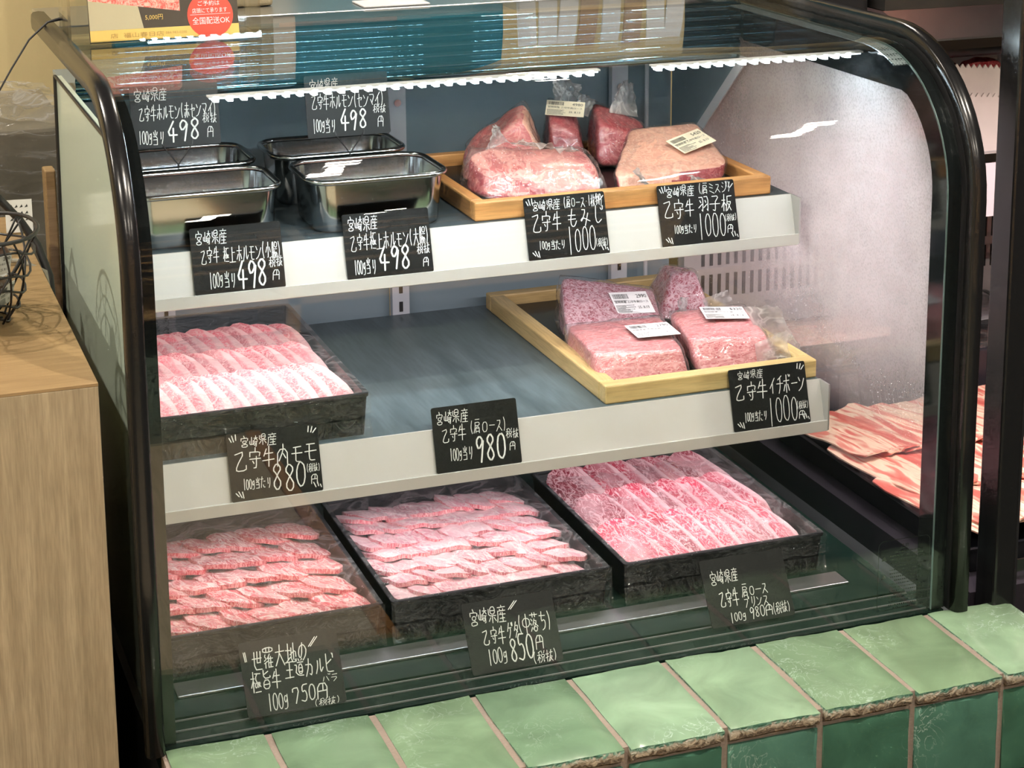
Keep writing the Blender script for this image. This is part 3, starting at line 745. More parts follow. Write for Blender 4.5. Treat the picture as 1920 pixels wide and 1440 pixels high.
# cards on wire clips in the rear pans
def clip_card(label, x, y, z, w, runs, seed, foot):
    o = card(label, (x, y, z), 10, runs, 0, seed, 0)
    B = o.matrix_world.inverted()
    m = MB(); cx_ = x + CW*0.5
    P3 = [Vector((cx_, y + .002, z - .036 + foot)), Vector((cx_, y + .001, z - .022))]
    m.tube([B @ p for p in P3], 0.0012, 6)
    for s in (-1, 1):
        m.tube([B @ Vector((cx_, y + .001, z - .022)), B @ Vector((cx_ + s*.017, y, z + .002)), B @ Vector((cx_ + s*.019, y + .003, z + .010))], 0.0008, 6)
    m.obj('wire_clip', BLACKM, o)
clip_card('black price card priced 498 on a wire clip, rear left pan', -0.030, 0.474, 0.503, .09,
    [(MP, .04, .42, .06, .26, .8), ('乙守牛ホルモン(赤センマイ)', .08, .97, .32, .56, .8), ('100g当り', .06, .36, .72, .94, .75), ('498', .38, .76, .58, .92, 1.9), ('税抜', .80, .97, .50, .66, .6), ('円', .84, .93, .70, .88, .75)], 13, 0)
clip_card('black price card priced 498 on a wire clip, second rear pan', 0.178, 0.474, 0.500, .09,
    [(MP, .05, .40, .06, .24, .75), ('乙守牛ホルモン(センマイ)', .06, .94, .30, .54, .75), ('100g当り', .06, .34, .70, .92, .75), ('498', .38, .72, .56, .90, 1.9), ('税抜', .80, .96, .52, .66, .6), ('円', .84, .93, .70, .88, .75)], 14, 0)

# printed text from the built-in font
_fc = {}
def font_geo(txt):
    if txt not in _fc:
        cu = bpy.data.curves.new('t', 'FONT'); cu.body = txt; cu.size = 1.0; cu.resolution_u = 2
        o = bpy.data.objects.new('t', cu); COL.objects.link(o)
        dg = bpy.context.evaluated_depsgraph_get(); me = o.evaluated_get(dg).to_mesh()
        vs = [(v.co.x, v.co.y) for v in me.vertices]; fs = [tuple(p.vertices) for p in me.polygons]
        o.evaluated_get(dg).to_mesh_clear(); bpy.data.objects.remove(o); bpy.data.curves.remove(cu)
        w = max([v[0] for v in vs] or [1])
        _fc[txt] = (vs, fs, w)
    return _fc[txt]
def put_text(mb, txt, x, y, h, width=None, z=0.0004, mi=0, M=None):
    vs, fs, w = font_geo(txt); sx = (width/w) if width else h
    mb.add([(x + a*sx, y + b*h, z) for a, b in vs], fs, mi, M)

# ------------------------------------------------------------------ trays, pans
FILM = film('cling_film', 18, 0.5, 0.06, 0.06, 0.006, 0.045)
FILMF = film('cling_film_creased', 26, 0.9, 0.035, 0.07, 0.008, 0.06, (1, 1, 2.0))
FILMG = film('cling_film_bunched', 34, 1.0, 0.035, 0.08, 0.01, 0.08, (1, 1, .6))
BAG = film('vacuum_bag', 26, 0.7, 0.045, 0.12, 0.005, 0.045)
BAGT = film('vacuum_bag_tail', 18, 0.6, 0.40, 0.2, 0.006, 0.05)
def black_tray(label, x0, x1, y0, y1, z0, h, cover=True, group='black meat trays'):
    cx_, cy_ = (x0+x1)/2, (y0+y1)/2; w, d = x1-x0, y1-y0
    t = empty('meat_tray', (cx_, cy_, z0), 0, label, 'tray', group)
    m = MB()
    m.loft([rrect(w-.006, d-.006, .004, 0), rrect(w, d, .004, h*.9), rrect(w+.004, d+.004, .005, h*.93), rrect(w+.004, d+.004, .005, h), rrect(w-.008, d-.008, .004, h), rrect(w-.012, d-.012, .004, .008)], 0, True, True)
    m.obj('tray_body', TRAYB, t)
    if cover:
        m = MB(); sd = random.random()*50
        m.grid(lambda u, v: ((u-.5)*(w+.003), (v-.5)*(d+.003), h + .0012 + .0022*max(0, noise.noise(Vector((u*5+sd, v*5, 1))))*min(1, min(u,1-u,v,1-v)*12)), 16, 16)
        f = m.obj('film_cover', FILM, t, smooth=True, fixn=False)
        m = MB()
        m.grid(lambda u, v: ((u-.5)*(w+.006), -d/2 - .0035 - .0012*noise.noise(Vector((u*30+sd, v*3, 4))) , h + .001 - v*(h*.55 + .006*noise.noise(Vector((u*9+sd, 0, 2))))), 30, 5)
        m.obj('film_skirt', FILMF, t, smooth=True, fixn=False)
        m = MB()      # bunched film gathered along the foot of the tray
        def frill(u, v):
            k = noise.noise(Vector((u*22+sd, v*2.5, 3))) + .6*noise.noise(Vector((u*55+sd, v*6, 7)))
            amp = .35 + 1.3*max(0, noise.noise(Vector((u*4+sd, 1, 1))) + (abs(u-.5)*2)**6)
            return ((u-.5)*(w+.006), -d/2 - .003 - .004*v*amp*(1+k), h*.42 - (h*.40)*v + .003*k*v)
        m.grid(frill, 60, 6); m.obj('film_frill', FILMG, t, smooth=True, fixn=False)
    return t
D0 = 0.0
black_tray('film-covered black tray of thick red slices, lower left', -0.086, 0.163, 0.146, 0.448, D0, 0.047)
black_tray('film-covered black tray of pale pink strips, lower middle', 0.176, 0.431, 0.146, 0.452, D0, 0.047)
black_tray('film-covered black tray of large marbled slices, lower right', 0.452, 0.705, 0.146, 0.448, D0, 0.047)
black_tray('domed film-covered black tray of marbled slices at the left of the middle shelf', -0.084, 0.185, 0.263, 0.640, 0.198, 0.050)

def wood_tray(label, x0, x1, y0, y1, z0, h, t=0.016, pale=None):
    o = empty('wooden_tray', ((x0+x1)/2, (y0+y1)/2, z0), 0, label, 'tray')
    w, d = (x1-x0)/2, (y1-y0)/2
    mx, my = (OAK, OAKY) if pale is None else pale
    boxo('rim_board', (-w, w, -d, -d+t, 0, h), mx, o, 0.002); boxo('rim_board', (-w, w, d-t, d, 0, h), mx, o, 0.002)
    boxo('rim_board', (-w, -w+t, -d+t, d-t, 0, h), my, o, 0.002); boxo('rim_board', (w-t, w, -d+t, d-t, 0, h), my, o, 0.002)
    boxo('tray_floor', (-w+t, w-t, -d+t, d-t, 0, 0.007), TRAYB, o)
    return o
wood_tray('orange-brown wooden tray with wrapped meat blocks on the upper shelf', 0.344, 0.732, 0.346, 0.632, 0.412, 0.023)
PINE = (wood('pine_x', srgb(196, 166, 108), srgb(216, 190, 134), 0, 5), wood('pine_y', srgb(196, 166, 108), srgb(216, 190, 134), 1, 5))
wood_tray('pale wooden tray with labelled vacuum packs on the middle shelf', 0.474, 0.7545, 0.259, 0.685, 0.198, 0.023, 0.020, PINE)

def pan(label, x0, x1, y0, y1, z0, z1):
    cx_, cy_ = (x0+x1)/2, (y0+y1)/2; w, d, h = x1-x0, y1-y0, z1-z0
    o = empty('steel_pan', (cx_, cy_, z0), 0, label, 'pan', 'stainless steel pans')
    m = MB()
    m.loft([rrect(w-.026, d-.026, .022, 0), rrect(w-.020, d-.020, .024, .004), rrect(w-.012, d-.012, .026, h-.004)], 0, True)
    m.loft([rrect(w-.013, d-.013, .026, h-.004), rrect(w-.022, d-.022, .024, .006), rrect(w-.030, d-.030, .022, .003)], 0, False, True)
    m.obj('pan_body', STEEL, o, smooth=True).data.set_sharp_from_angle(angle=R(50))
    m = MB(); m.tube(rrect(w-.006, d-.006, .028, h-.002, n=7), 0.0034, 8, closed=True); m.obj('rolled_rim', STEEL, o, smooth=True)
    return o
PZ0, PZ1 = 0.412, 0.475
pan('stainless pan behind the left front price card on the upper shelf', -0.062, 0.120, 0.345, 0.470, PZ0, PZ1)
pan('stainless pan next to the orange-brown wooden tray, front row', 0.146, 0.318, 0.345, 0.474, PZ0, PZ1)
pan('rear left stainless pan with a clipped price card', -0.062, 0.122, 0.486, 0.612, PZ0, PZ1)
pan('rear stainless pan with grey tripe and a clipped price card', 0.140, 0.312, 0.492, 0.612, PZ0, PZ1)

# ------------------------------------------------------------------ meat blocks
def cube_pts(n):
    idx = {}; vs = []; fs = []
    def vid(p):
        k = tuple(round(c, 5) for c in p)
        if k not in idx: idx[k] = len(vs); vs.append(Vector(p))
        return idx[k]
    for ax in range(3):
        for sg in (-1, 1):
            a, b = [(1, 2), (2, 0), (0, 1)][ax]
            for i in range(n):
                for j in range(n):
                    q = []
                    for di, dj in ((0,0),(1,0),(1,1),(0,1)):
                        p = [0, 0, 0]; p[ax] = sg; p[a] = -1 + 2*(i+di)/n; p[b] = -1 + 2*(j+dj)/n
                        q.append(vid(p))
                    fs.append(tuple(q if sg > 0 else q[::-1]))
    return vs, fs
CUBE = cube_pts(16)
def hexmap(q, bot, top):
    u, v, w = (q.x+1)/2, (q.y+1)/2, (q.z+1)/2
    def bl(c): return (c[0]*(1-u) + c[1]*u)*(1-v) + (c[3]*(1-u) + c[2]*u)*v
    return bl(bot)*(1-w) + bl(top)*w
def block(name, label, bot, top, z0, mats, seed, rnd=5.0, amp=0.003, bag=1.035, bag_amp=0.0025, tails=(), group='vacuum packed meat blocks', facemat=None):
    bot = [Vector((x, y, z0 if not z else z[0])) for x, y, *z in bot]; top = [Vector(p) for p in top]
    cen = sum(bot + top, Vector())/8; cen.z = z0
    vs, fs = CUBE
    def shape(nn, ex, a, sc, sd):
        out = []
        for q in vs:
            r = (abs(q.x)**nn + abs(q.y)**nn + abs(q.z)**nn)**(1/nn)
            p = hexmap(q/r*ex, bot, top); d = (p - (cen + Vector((0,0,.02)))).normalized()
            nz = noise.noise(p*sc + Vector((sd, 0, 0))) + 0.5*noise.noise(p*sc*2.3 + Vector((0, sd, 0)))
            p = p + d*a*nz
            p.z = max(p.z, z0 + 0.0006)
            out.append(p - cen)
        return out
    m = MB(); pv = shape(rnd, 1.0, amp, 30, seed); m.add(pv, fs)
    me = m.mesh(name, mats, smooth=True, fixn=False)
    if facemat:
        for po in me.polygons: po.material_index = facemat(po.center + cen, po.normal)
    o = link(bpy.data.objects.new(name, me)); o.location = cen
    tag(o, label, 'meat', group)
    if bag:
        m = MB(); bv = shape(rnd*1.5, bag, bag_amp, 70, seed+9); m.add(bv, fs)
        b = m.obj('vacuum_bag', BAG, o, smooth=True, fixn=False)
        for (bx, by, bz), (tx, ty, tz), w0, w1 in tails:
            B0 = Vector((bx, by, bz)) - cen; T0 = Vector((tx, ty, tz)) - cen; ax = (T0-B0)
            sd_ = ax.cross(Vector((0.3, -1, 0.2))).normalized(); up = sd_.cross(ax).normalized()
            m = MB()
            def fn(u, v):
                ww = w0*(1-v) + w1*v
                p = B0 + ax*v + sd_*(u-.5)*ww
                k = noise.noise(Vector((u*6+seed, v*4, 2))) + .6*noise.noise(Vector((u*15+seed, v*9, 5)))
                return p + up*k*0.007*(0.3+v) + ax*0.12*noise.noise(Vector((u*5, v, seed)))*v
            m.grid(fn, 14, 10); m.obj('bag_tail', BAGT, b, smooth=True, fixn=False)
    return o
def sticker(parent, cen, xd, nrm, w, h, price, seed=0, mat_=None):
    nrm = Vector(nrm).normalized(); xd = Vector(xd); xd = (xd - nrm*xd.dot(nrm)).normalized(); yd = nrm.cross(xd)
    M = Matrix((xd, yd, nrm)).transposed().to_4x4(); M.translation = Vector(cen) - parent.location
    m = MB(); m.box(-w/2, w/2, -h/2, h/2, -0.0004, 0.0, 0, M)
    s = m.obj('price_sticker', mat_ or PAPER, parent)
    m = MB(); rr = random.Random(seed); x = -w*.44
    while x < -w*.05:
        bw = rr.choice((.0004, .0006, .0009)); m.add([(x, h*.18, .0003), (x+bw, h*.18, .0003), (x+bw, h*.40, .0003), (x, h*.40, .0003)], [(0,1,2,3)], 0, M); x += bw + rr.choice((.0005, .0008))
    put_text(m, price, w*.17, h*.20, h*.24, w*.28, M=M)
    put_text(m, '宮崎県産 乙守牛肩ロース', -w*.46, -h*.02, h*.13, w*.90, M=M)
    put_text(m, '25. 8.13', w*.10, -h*.30, h*.17, w*.30, M=M)
    for k in range(9):
        yy = h*(.10 - .02) if k == 0 else -h*(.10 + .045*k); x0 = -w*.46; x1 = x0 + w*rr.uniform(.2, .5)
        xx = x0
        while xx < x1:
            bw = rr.uniform(.0006, .0018); m.add([(xx, yy, .0003), (xx+bw, yy, .0003), (xx+bw, yy+h*.025, .0003), (xx, yy+h*.025, .0003)], [(0,1,2,3)], 0, M); xx += bw + .0006
    m.obj('sticker_print', INK, s, fixn=False)
    return s
MRED = meat('lean_beef', srgb(164, 66, 74), srgb(198, 116, 116), 45, 0.3, (1,.6,1), 0.4, 0.3)
MPALE = meat('pale_beef', srgb(190, 104, 104), srgb(220, 158, 148), 32, 0.4, (1,.6,1), 0.4, 0.6)
MFAT = meat('fat_cap', srgb(228, 166, 144), srgb(236, 186, 164), 40, 0.4, (1,1,1), 0.42, 0.5)
MMARB = meat('fine_marbled_block', srgb(158, 66, 84), srgb(222, 190, 198), 80, 0.7, (1, 1, 1), 0.42, 0.4)
MMARB2 = meat('streaky_marbled_block', srgb(174, 70, 80), srgb(218, 158, 156), 120, 0.8, (0.35, 1.3, 1.0), 0.42, 0.4)
UZ = 0.4205
b1 = block('beef_block', 'fat-capped beef block piled at the back left of the upper wooden tray',
    [(.380,.512),(.498,.478),(.516,.56),(.420,.588)], [(.390,.520,.440),(.456,.494,.502),(.486,.552,.516),(.414,.578,.464)], UZ, [MPALE, MFAT], 3.1, 7, .004, 1.03,
    facemat=lambda c, n: 1 if n.x > .45 else 0)
b2 = block('beef_block', 'dark red beef block with a tilted sticker and knotted bag on the upper shelf',
    [(.512,.535),(.556,.515),(.578,.585),(.525,.605)], [(.515,.545,.482),(.548,.528,.468),(.566,.58,.496),(.530,.592,.506)], UZ, MRED, 5.2, 7, .003, 1.05,
    tails=(((.548,.575,.500), (.556,.585,.528), .035, .05), ((.568,.565,.485), (.578,.57,.508), .02, .03)))
b3 = block('beef_block', 'deep red beef block with an upright bag end on the upper shelf',
    [(.572,.522),(.655,.508),(.672,.585),(.592,.612)], [(.578,.535,.478),(.645,.528,.458),(.662,.585,.468),(.594,.600,.500)], UZ, MRED, 7.4, 7, .003, 1.03,
    tails=(((.632,.575,.478), (.640,.585,.520), .05, .02),))
b4 = block('beef_block', 'bagged beef block behind the curly kana card on the upper shelf',
    [(.374,.402),(.520,.364),(.532,.442),(.368,.478)], [(.384,.415,.456),(.515,.385,.458),(.522,.446,.470),(.378,.470,.476)], UZ, [MRED, MPALE], 9.3, 6.0, .004, 1.05, .004,
    tails=(((.415,.468,.474), (.412,.462,.500), .035, .006), ((.46,.455,.473), (.47,.42,.478), .10, .09)), facemat=lambda c, n: 1 if n.z > .3 else 0)
b5 = block('beef_block', 'smooth pale fat slab with a cream sticker on the upper shelf',
    [(.540,.388),(.698,.402),(.712,.498,.440),(.604,.498,.440)], [(.540,.396,.440),(.704,.402,.442),(.706,.508,.478),(.612,.512,.474)], UZ, [MRED, MFAT], 11.8, 9.0, .002, 1.02, .002,
    tails=(((.585,.392,.430), (.578,.368,.424), .05, .07), ((.66,.398,.428), (.665,.372,.424), .05, .06)), facemat=lambda c, n: 1 if n.z > .2 else 0)
CREAMP = plain('cream_paper', srgb(238, 226, 200), 0.6)
sticker(b2, (.541, .556, .4965), (1, -.35, -.25), (-.15, -.45, .85), .050, .030, '4980', 2, CREAMP)
sticker(b5, (.668, .443, .4655), (.9, .32, .0), (-.08, -.33, .93), .054, .036, '5420', 3, CREAMP)
MZ = 0.2055
c1 = block('beef_block', 'finely marbled vacuum pack with the 2990 sticker on the middle shelf',
    [(.505,.455),(.638,.452),(.672,.56),(.535,.575)], [(.505,.462,.230),(.636,.455,.224),(.666,.552,.243),(.536,.560,.272)], MZ, MMARB, 13.3, 14.0, .0015, 1.05, .003)
c2 = block('beef_block', 'peaked marbled beef block at the back right of the pale wooden tray',
    [(.660,.520),(.728,.486),(.733,.585),(.690,.640)], [(.694,.552,.258),(.722,.536,.264),(.728,.575,.258),(.704,.602,.260)], MZ, MMARB, 15.9, 10.0, .002, 1.05, .003,
    tails=(((.715,.485,.222), (.745,.470,.236), .04, .04), ((.690,.50,.216), (.672,.485,.226), .05, .04)))
c3 = block('beef_block', 'flat pink vacuum pack at the front left of the pale wooden tray',
    [(.482,.298),(.598,.286),(.628,.425),(.494,.438)], [(.484,.318,.243),(.592,.300,.241),(.622,.432,.243),(.497,.442,.242)], MZ, [MPALE, MMARB2], 17.1, 14.0, .0015, 1.05, .003, facemat=lambda c, n: 1)
c4 = block('beef_block', 'thick streaky vacuum pack with the 5320 sticker on the middle shelf',
    [(.614,.300),(.722,.288),(.734,.418),(.640,.428)], [(.612,.325,.246),(.712,.308,.241),(.732,.415,.252),(.634,.432,.247)], MZ, MMARB2, 19.7, 12.0, .002, 1.04, .003,
    tails=(((.722,.345,.225), (.752,.325,.242), .10, .07), ((.690,.295,.222), (.735,.292,.226), .03, .05)))
def qn(a, b, c): return (Vector(b)-Vector(a)).cross(Vector(c)-Vector(a)).normalized()
sticker(c1, (.614, .503, .2415), (1, 0, -.18), qn((.505,.462,.230),(.636,.455,.224),(.536,.560,.272)), .052, .044, '2990', 4)
sticker(c3, (.582, .366, .2475), (1, -.08, 0), (0, 0, 1), .056, .052, '2790', 5)
sticker(c4, (.690, .385, .2525), (1, -.25, 0), (.02, -.05, 1), .056, .045, '5320', 6)

# ------------------------------------------------------------------ sliced meat
def slice_mesh(name, lx, ly, th, seed, mats, sq=3.2, wave=0.002, irr=0.10, nseg=22, rings=4, bend=0.0, edge=1):
    m = MB(); top = []; bot = []
    def Z(x, y): return wave*noise.noise(Vector((x*28 + seed*3, y*28, seed))) + wave*.5*noise.noise(Vector((x*70, y*70 + seed, 1))) + bend*(x/lx*2)**2
    for k in range(rings+1):
        f = k/rings
        for i in range(nseg):
            a = 2*math.pi*i/nseg; c, s_ = math.cos(a), math.sin(a)
            r = (abs(c)**sq + abs(s_)**sq)**(-1/sq)*(1 + irr*noise.noise(Vector((c*1.6 + seed*2, s_*1.6, seed))))
            x, y = c*r*f*lx/2, s_*r*f*ly/2
            top.append((x, y, Z(x, y) + th - (th*.25 if k == rings else 0))); bot.append((x*1.0, y*1.0, Z(x, y) + (th*.12 if k == rings else 0)))
    fs = []
    for k in range(rings):
        for i in range(nseg):
            j = (i+1) % nseg
            fs.append((k*nseg+i, (k+1)*nseg+i, (k+1)*nseg+j, k*nseg+j))
    m.add(top, fs); m.add(bot, [f[::-1] for f in fs])
    n = rings*nseg
    m.add([top[n+i] for i in range(nseg)] + [bot[n+i] for i in range(nseg)], [(i, (i+1) % nseg, nseg+(i+1) % nseg, nseg+i)[::-1] for i in range(nseg)], edge)
    me = m.mesh(name, mats, smooth=True, fixn=False)
    return me
ORD = ['first', 'second', 'third', 'fourth', 'fifth', 'sixth', 'seventh', 'eighth', 'ninth', 'tenth', 'eleventh', 'twelfth', 'thirteenth', 'fourteenth', 'fifteenth', 'sixteenth', 'seventeenth', 'eighteenth']
def lay(name, label, group, cat, meshes, x0, x1, y0, y1, z, rows, cols, pitch_x, roll_y, yaw=0.0, jit=1.0, stagger=0.0):
    """rows of overlapping pieces whose outlines stay within x0..x1, y0..y1"""
    rnd = random.Random(len(label)*7 + rows)
    d = meshes[0]; hx = max(v.co.x for v in d.vertices); hy = max(v.co.y for v in d.vertices); ca, sa = abs(math.cos(R(yaw))), abs(math.sin(R(yaw)))
    ex = hx*ca + hy*sa*.45; ey = hy*ca + hx*sa*.45
    xa, xb, ya, yb = x0 + ex, x1 - ex, y0 + ey, y1 - ey
    for r in range(rows):
        for c in range(cols):
            fx = min(1, max(0, (c + stagger*(r % 2 - .5))/max(1, cols-1))); fy = r/max(1, rows-1)
            o = link(bpy.data.objects.new(name, rnd.choice(meshes)))
            o.location = (xa + (xb-xa)*fx + rnd.uniform(-.002, .002)*jit, ya + (yb-ya)*fy + rnd.uniform(-.003, .003)*jit, z + rnd.uniform(0, .001))
            o.rotation_euler = (R(-pitch_x + rnd.uniform(-3, 3)*jit), R(roll_y + rnd.uniform(-4, 4)*jit), R(yaw + rnd.uniform(-8, 8)*jit))
            rw = ['front row', 'second row', 'third row', 'fourth row', 'fifth row', 'sixth row']
            tag(o, '%s, %s, %s from the left' % (label, 'back row' if r == rows-1 else rw[r], ORD[c]), cat, group)
S1 = meat('thick_red_slice', srgb(210, 92, 100), srgb(250, 218, 210), 45, 0.5, (1.6, 0.5, 1), 0.35, 0.35)
S1E = meat('thick_slice_edge', srgb(196, 52, 68), srgb(240, 170, 165), 110, 0.5, (1.5, 1, .4), 0.35, 0.2)
S2 = meat('pale_rib_strip', srgb(224, 156, 166), srgb(248, 222, 220), 40, 0.5, (1.4, .5, 1), 0.33, 0.6)
S2E = meat('rib_strip_edge', srgb(208, 98, 112), srgb(242, 190, 188), 110, 0.5, (1.5, 1, .4), 0.35, 0.3)
S3 = meat('marbled_loin', srgb(190, 70, 90), srgb(236, 190, 194), 60, 0.40, (1.3, .6, 1), 0.33, 0.5, 0.0300, 0.35)
SA = meat('marbled_round', srgb(222, 116, 126), srgb(246, 196, 194), 80, 0.45, (1, 1, 1), 0.33, 0.3, 0.023, 0.25)
SFAT = plain('slice_fat_rim', srgb(250, 222, 218), .4)
m1 = [slice_mesh('thick_slice', .052, .076, .0085, s, [S1, S1E], wave=.0035, irr=.16) for s in (1.1, 2.3, 3.7, 4.2)]
lay('thick_slice', 'thick red slice in the lower left tray', 'thick red slices', 'meat slice', m1, -.080, .157, .152, .442, .029, 5, 6, 9, 9, 14)
m2 = [slice_mesh('rib_strip', .044, .066, .0080, s, [S2, S2E], wave=.0035, irr=.22, sq=4) for s in (5.1, 6.3, 7.7, 8.2, 9.6)]
lay('rib_strip', 'pale rib strip in the lower middle tray', 'pale rib strips', 'meat slice', m2, .182, .426, .152, .447, .030, 7, 8, 9, 8, 12, 1.5, stagger=.5)
m3 = [slice_mesh('marbled_slice', .058, .112, .0042, s, [S3, SFAT], wave=.002, irr=.10, sq=2.8, bend=-.003) for s in (11.1, 12.3, 13.7)]
lay('marbled_slice', 'large marbled slice in the lower right tray', 'large marbled slices', 'meat slice', m3, .459, .698, .153, .441, .032, 3, 8, -17, -17, 9, 1.0, .35)
m4 = [slice_mesh('fine_slice', .052, .108, .0042, s, [SA, SFAT], wave=.002, irr=.08, sq=2.6, bend=-.003) for s in (15.1, 16.3, 17.7)]
lay('fine_slice', 'fine marbled slice on the middle shelf', 'fine marbled slices', 'meat slice', m4, -.077, .178, .270, .560, .234, 3, 11, -16, -20, 8, .7)
# offal in the pans
OFF = meat('offal', srgb(206, 138, 126), srgb(236, 196, 184), 60, .5); TRIPE = plain('grey_tripe', srgb(120, 124, 126), .5, bump=.8, bscale=220, var=.3)
mo = [slice_mesh('offal_piece', .05, .045, .016, s, [OFF, OFF], wave=.006, irr=.3) for s in (21.2, 22.9)]
mt = [slice_mesh('tripe_piece', .055, .05, .020, s, [TRIPE, TRIPE], wave=.009, irr=.3) for s in (23.2, 24.9)]
lay('offal_piece', 'pink offal piece in the left front pan', 'offal in the left front pan', 'offal', mo, -.045, .103, .362, .453, .418, 2, 3, 0, 0, 0, 2)
lay('offal_piece', 'pink offal piece in the pan beside the wooden tray', 'offal in the second front pan', 'offal', mo, .163, .300, .362, .457, .418, 2, 3, 0, 0, 0, 2)
lay('offal_piece', 'pale offal piece in the rear left pan', 'offal in the rear left pan', 'offal', mo, -.045, .105, .503, .596, .420, 2, 3, 0, 0, 0, 2)
lay('tripe_piece', 'grey tripe piece in the rear pan', 'tripe in the rear pan', 'offal', mt, .158, .294, .508, .596, .426, 2, 3, 0, 0, 0, 2)
# warning sticker on the inside of the front glass
m = MB(); ring = rrect(.066, .084, .007, 0, 0, 0, 4); ring2 = rrect(.0648, .0828, .0065, 0, 0, 0, 4); n = len(ring)
m.add(ring + ring2, [(k, (k+1) % n, n+(k+1) % n, n+k) for k in range(n)])
put_text(m, '注意', -.006, .031, .006)
rr = random.Random(4)
for k in range(17):
    y = .026 - .0042*k; x = -.018 if k % 4 else -.012; xe = rr.uniform(.018, .028)
    while x < xe:
        bw = rr.uniform(.0008, .0022); m.add([(x, y, 0), (x+bw, y, 0), (x+bw, y+.0013, 0), (x, y+.0013, 0)], [(0,1,2,3)]); x += bw + .0008
for yy in (.018, -.004): m.add([(-.029, yy, 0), (-.022, yy, 0), (-.0255, yy+.006, 0)], [(0,1,2)])
o = m.obj('warning_label', plain('dark_label_print', (.01, .014, .012), .5), case, fixn=False)
o.matrix_basis = Matrix.Translation((.731, .0072, .050)) @ Matrix.Rotation(R(90), 4, 'X')

# ------------------------------------------------------------------ neighbouring meat case on the right
NGREY = plain('case_grey', srgb(150, 150, 154), 0.4); NPINK = plain('case_back_panel', srgb(198, 188, 190), 0.4)
nb = empty('open_meat_case', (0, 0, 0), 0, 'taller open meat case with a black post right of the showcase', 'meat case')
boxo('black_post', (0.838, 0.866, -0.012, 0.026, -0.03, 1.15), BLACK, nb, 0.003)
boxo('post_rib', (0.8665, 0.880, 0.004, 0.026, -0.03, 1.15), BLACKM, nb, 0.002)
NDARK = plain('case_dark_deck', srgb(44, 40, 46), 0.35)
boxo('case_body', (0.835, 2.2, 0.03, 0.80, FZ, -0.04), NGREY, nb)
boxo('deck', (0.835, 2.2, 0.03, 0.76, -0.04, -0.001), NDARK, nb)
boxo('back_panel', (0.812, 2.2, 0.765, 0.785, -0.04, 0.60), NPINK, nb)
m = MB()
for row in (0.152, 0.200, 0.262):
    for k in range(70):
        x = 0.84 + 0.0135*k; m.box(x, x + 0.0048, 0.7635, 0.766, row, row + 0.034)
s = m.obj('vent_slots', BLACKM, nb); tag(s, kind='stuff')
m = MB(); pts = [(0.045, -0.001), (0.045, 0.022), (0.048, 0.022), (0.050, 0.003), (0.07, 0.003), (0.07, -0.001)]; N = len(pts)
m.add([(x, y, z) for x in (0.87, 2.2) for y, z in pts], [(i, (i+1) % N, N+(i+1) % N, N+i) for i in range(N)] + [tuple(range(N)), tuple(range(2*N-1, N-1, -1))]); m.obj('front_lip', STEEL, nb)
boxo('rear_step', (0.845, 2.2, 0.58, 0.764, -0.001, 0.085), NDARK, nb, 0.003)
sf = boxo('upper_shelf', (1.03, 2.2, 0.455, 0.764, 0.398, 0.410), NGREY, nb)
boxo('shelf_rail', (1.03, 2.2, 0.445, 0.454, 0.325, 0.400), NPINK, sf); boxo('shelf_edge', (1.03, 2.2, 0.443, 0.456, 0.402, 0.413), STEEL, sf)
# stainless canopy
m = MB()
f0 = [(1.037, .50, .561), (2.2, .50, .561), (2.2, .47, .612), (.956, .47, .612)]; bk = [(x, .78, z) for x, y, z in f0]
m.add(f0 + bk, [(0,1,2,3), (7,6,5,4), (0,4,5,1), (1,5,6,2), (2,6,7,3), (3,7,4,0)]); STEELD = plain('dull_steel', (.42, .41, .39), .34, 1.0, bump=.1, bscale=300); hood = m.obj('canopy', STEELD, nb)
boxo('canopy_lip', (1.037, 2.2, .497, .50, .549, .562), STEEL, hood); boxo('canopy_top', (.956, 2.2, .465, .78, .613, .75), STEELD, hood)
boxo('black_hood_end', (.815, .95, .50, .78, .60, .80), BLACKM, nb)
area_light('meat_case_light', (1.02, 0.17, 0.60), 0.36, 0.05, 2.3, (1.0, 0.86, 0.90), (0.97, 0.30, 0.0), 125)
black_tray('film-edged tray of bacon in the open meat case', .860, 1.30, .075, .560, 0.0, .030, cover=False, group='trays in the open case')
black_tray('black tray of pink slices on the rear step of the open case', .872, 1.085, .588, .745, .085, .034, cover=True, group='trays in the open case')
black_tray('black tray with a silver pad on the rear step of the open case', 1.10, 1.32, .588, .745, .085, .034, cover=True, group='trays in the open case')
def bacon_mat():
    m, nt, out = mat('bacon')
    tc = nd(nt, 'TexCoord'); oi = nd(nt, 'ObjectInfo'); ad = nd(nt, 'VectorMath', operation='ADD'); mp = nd(nt, 'Mapping'); mp.inputs['Scale'].default_value = (1, .10, 1)
    nt.links.new(tc.outputs['Object'], mp.inputs[0]); nt.links.new(mp.outputs[0], ad.inputs[0]); nt.links.new(oi.outputs['Random'], ad.inputs[1])
    n = nd(nt, 'TexNoise', i_Scale=70.0, i_Detail=2.0, i_Distortion=.7); nt.links.new(ad.outputs[0], n.inputs['Vector'])
    r = ramp(nt, [(.38, srgb(212, 104, 92)), (.48, srgb(228, 140, 122)), (.54, srgb(244, 214, 186)), (.64, srgb(240, 200, 172)), (.72, srgb(216, 114, 102))]); nt.links.new(n.outputs[0], r.inputs[0])
    p = prin(nt, None, .35); nt.links.new(r.outputs[0], p.inputs['Base Color']); nt.links.new(p.outputs[0], out.inputs[0]); return m
BACON = bacon_mat()
mb_ = [slice_mesh('bacon_slice', .046, .215, .0035, s, [BACON, BACON], sq=6, wave=.004, irr=.06, bend=-.001) for s in (31.2, 32.5, 33.1)]
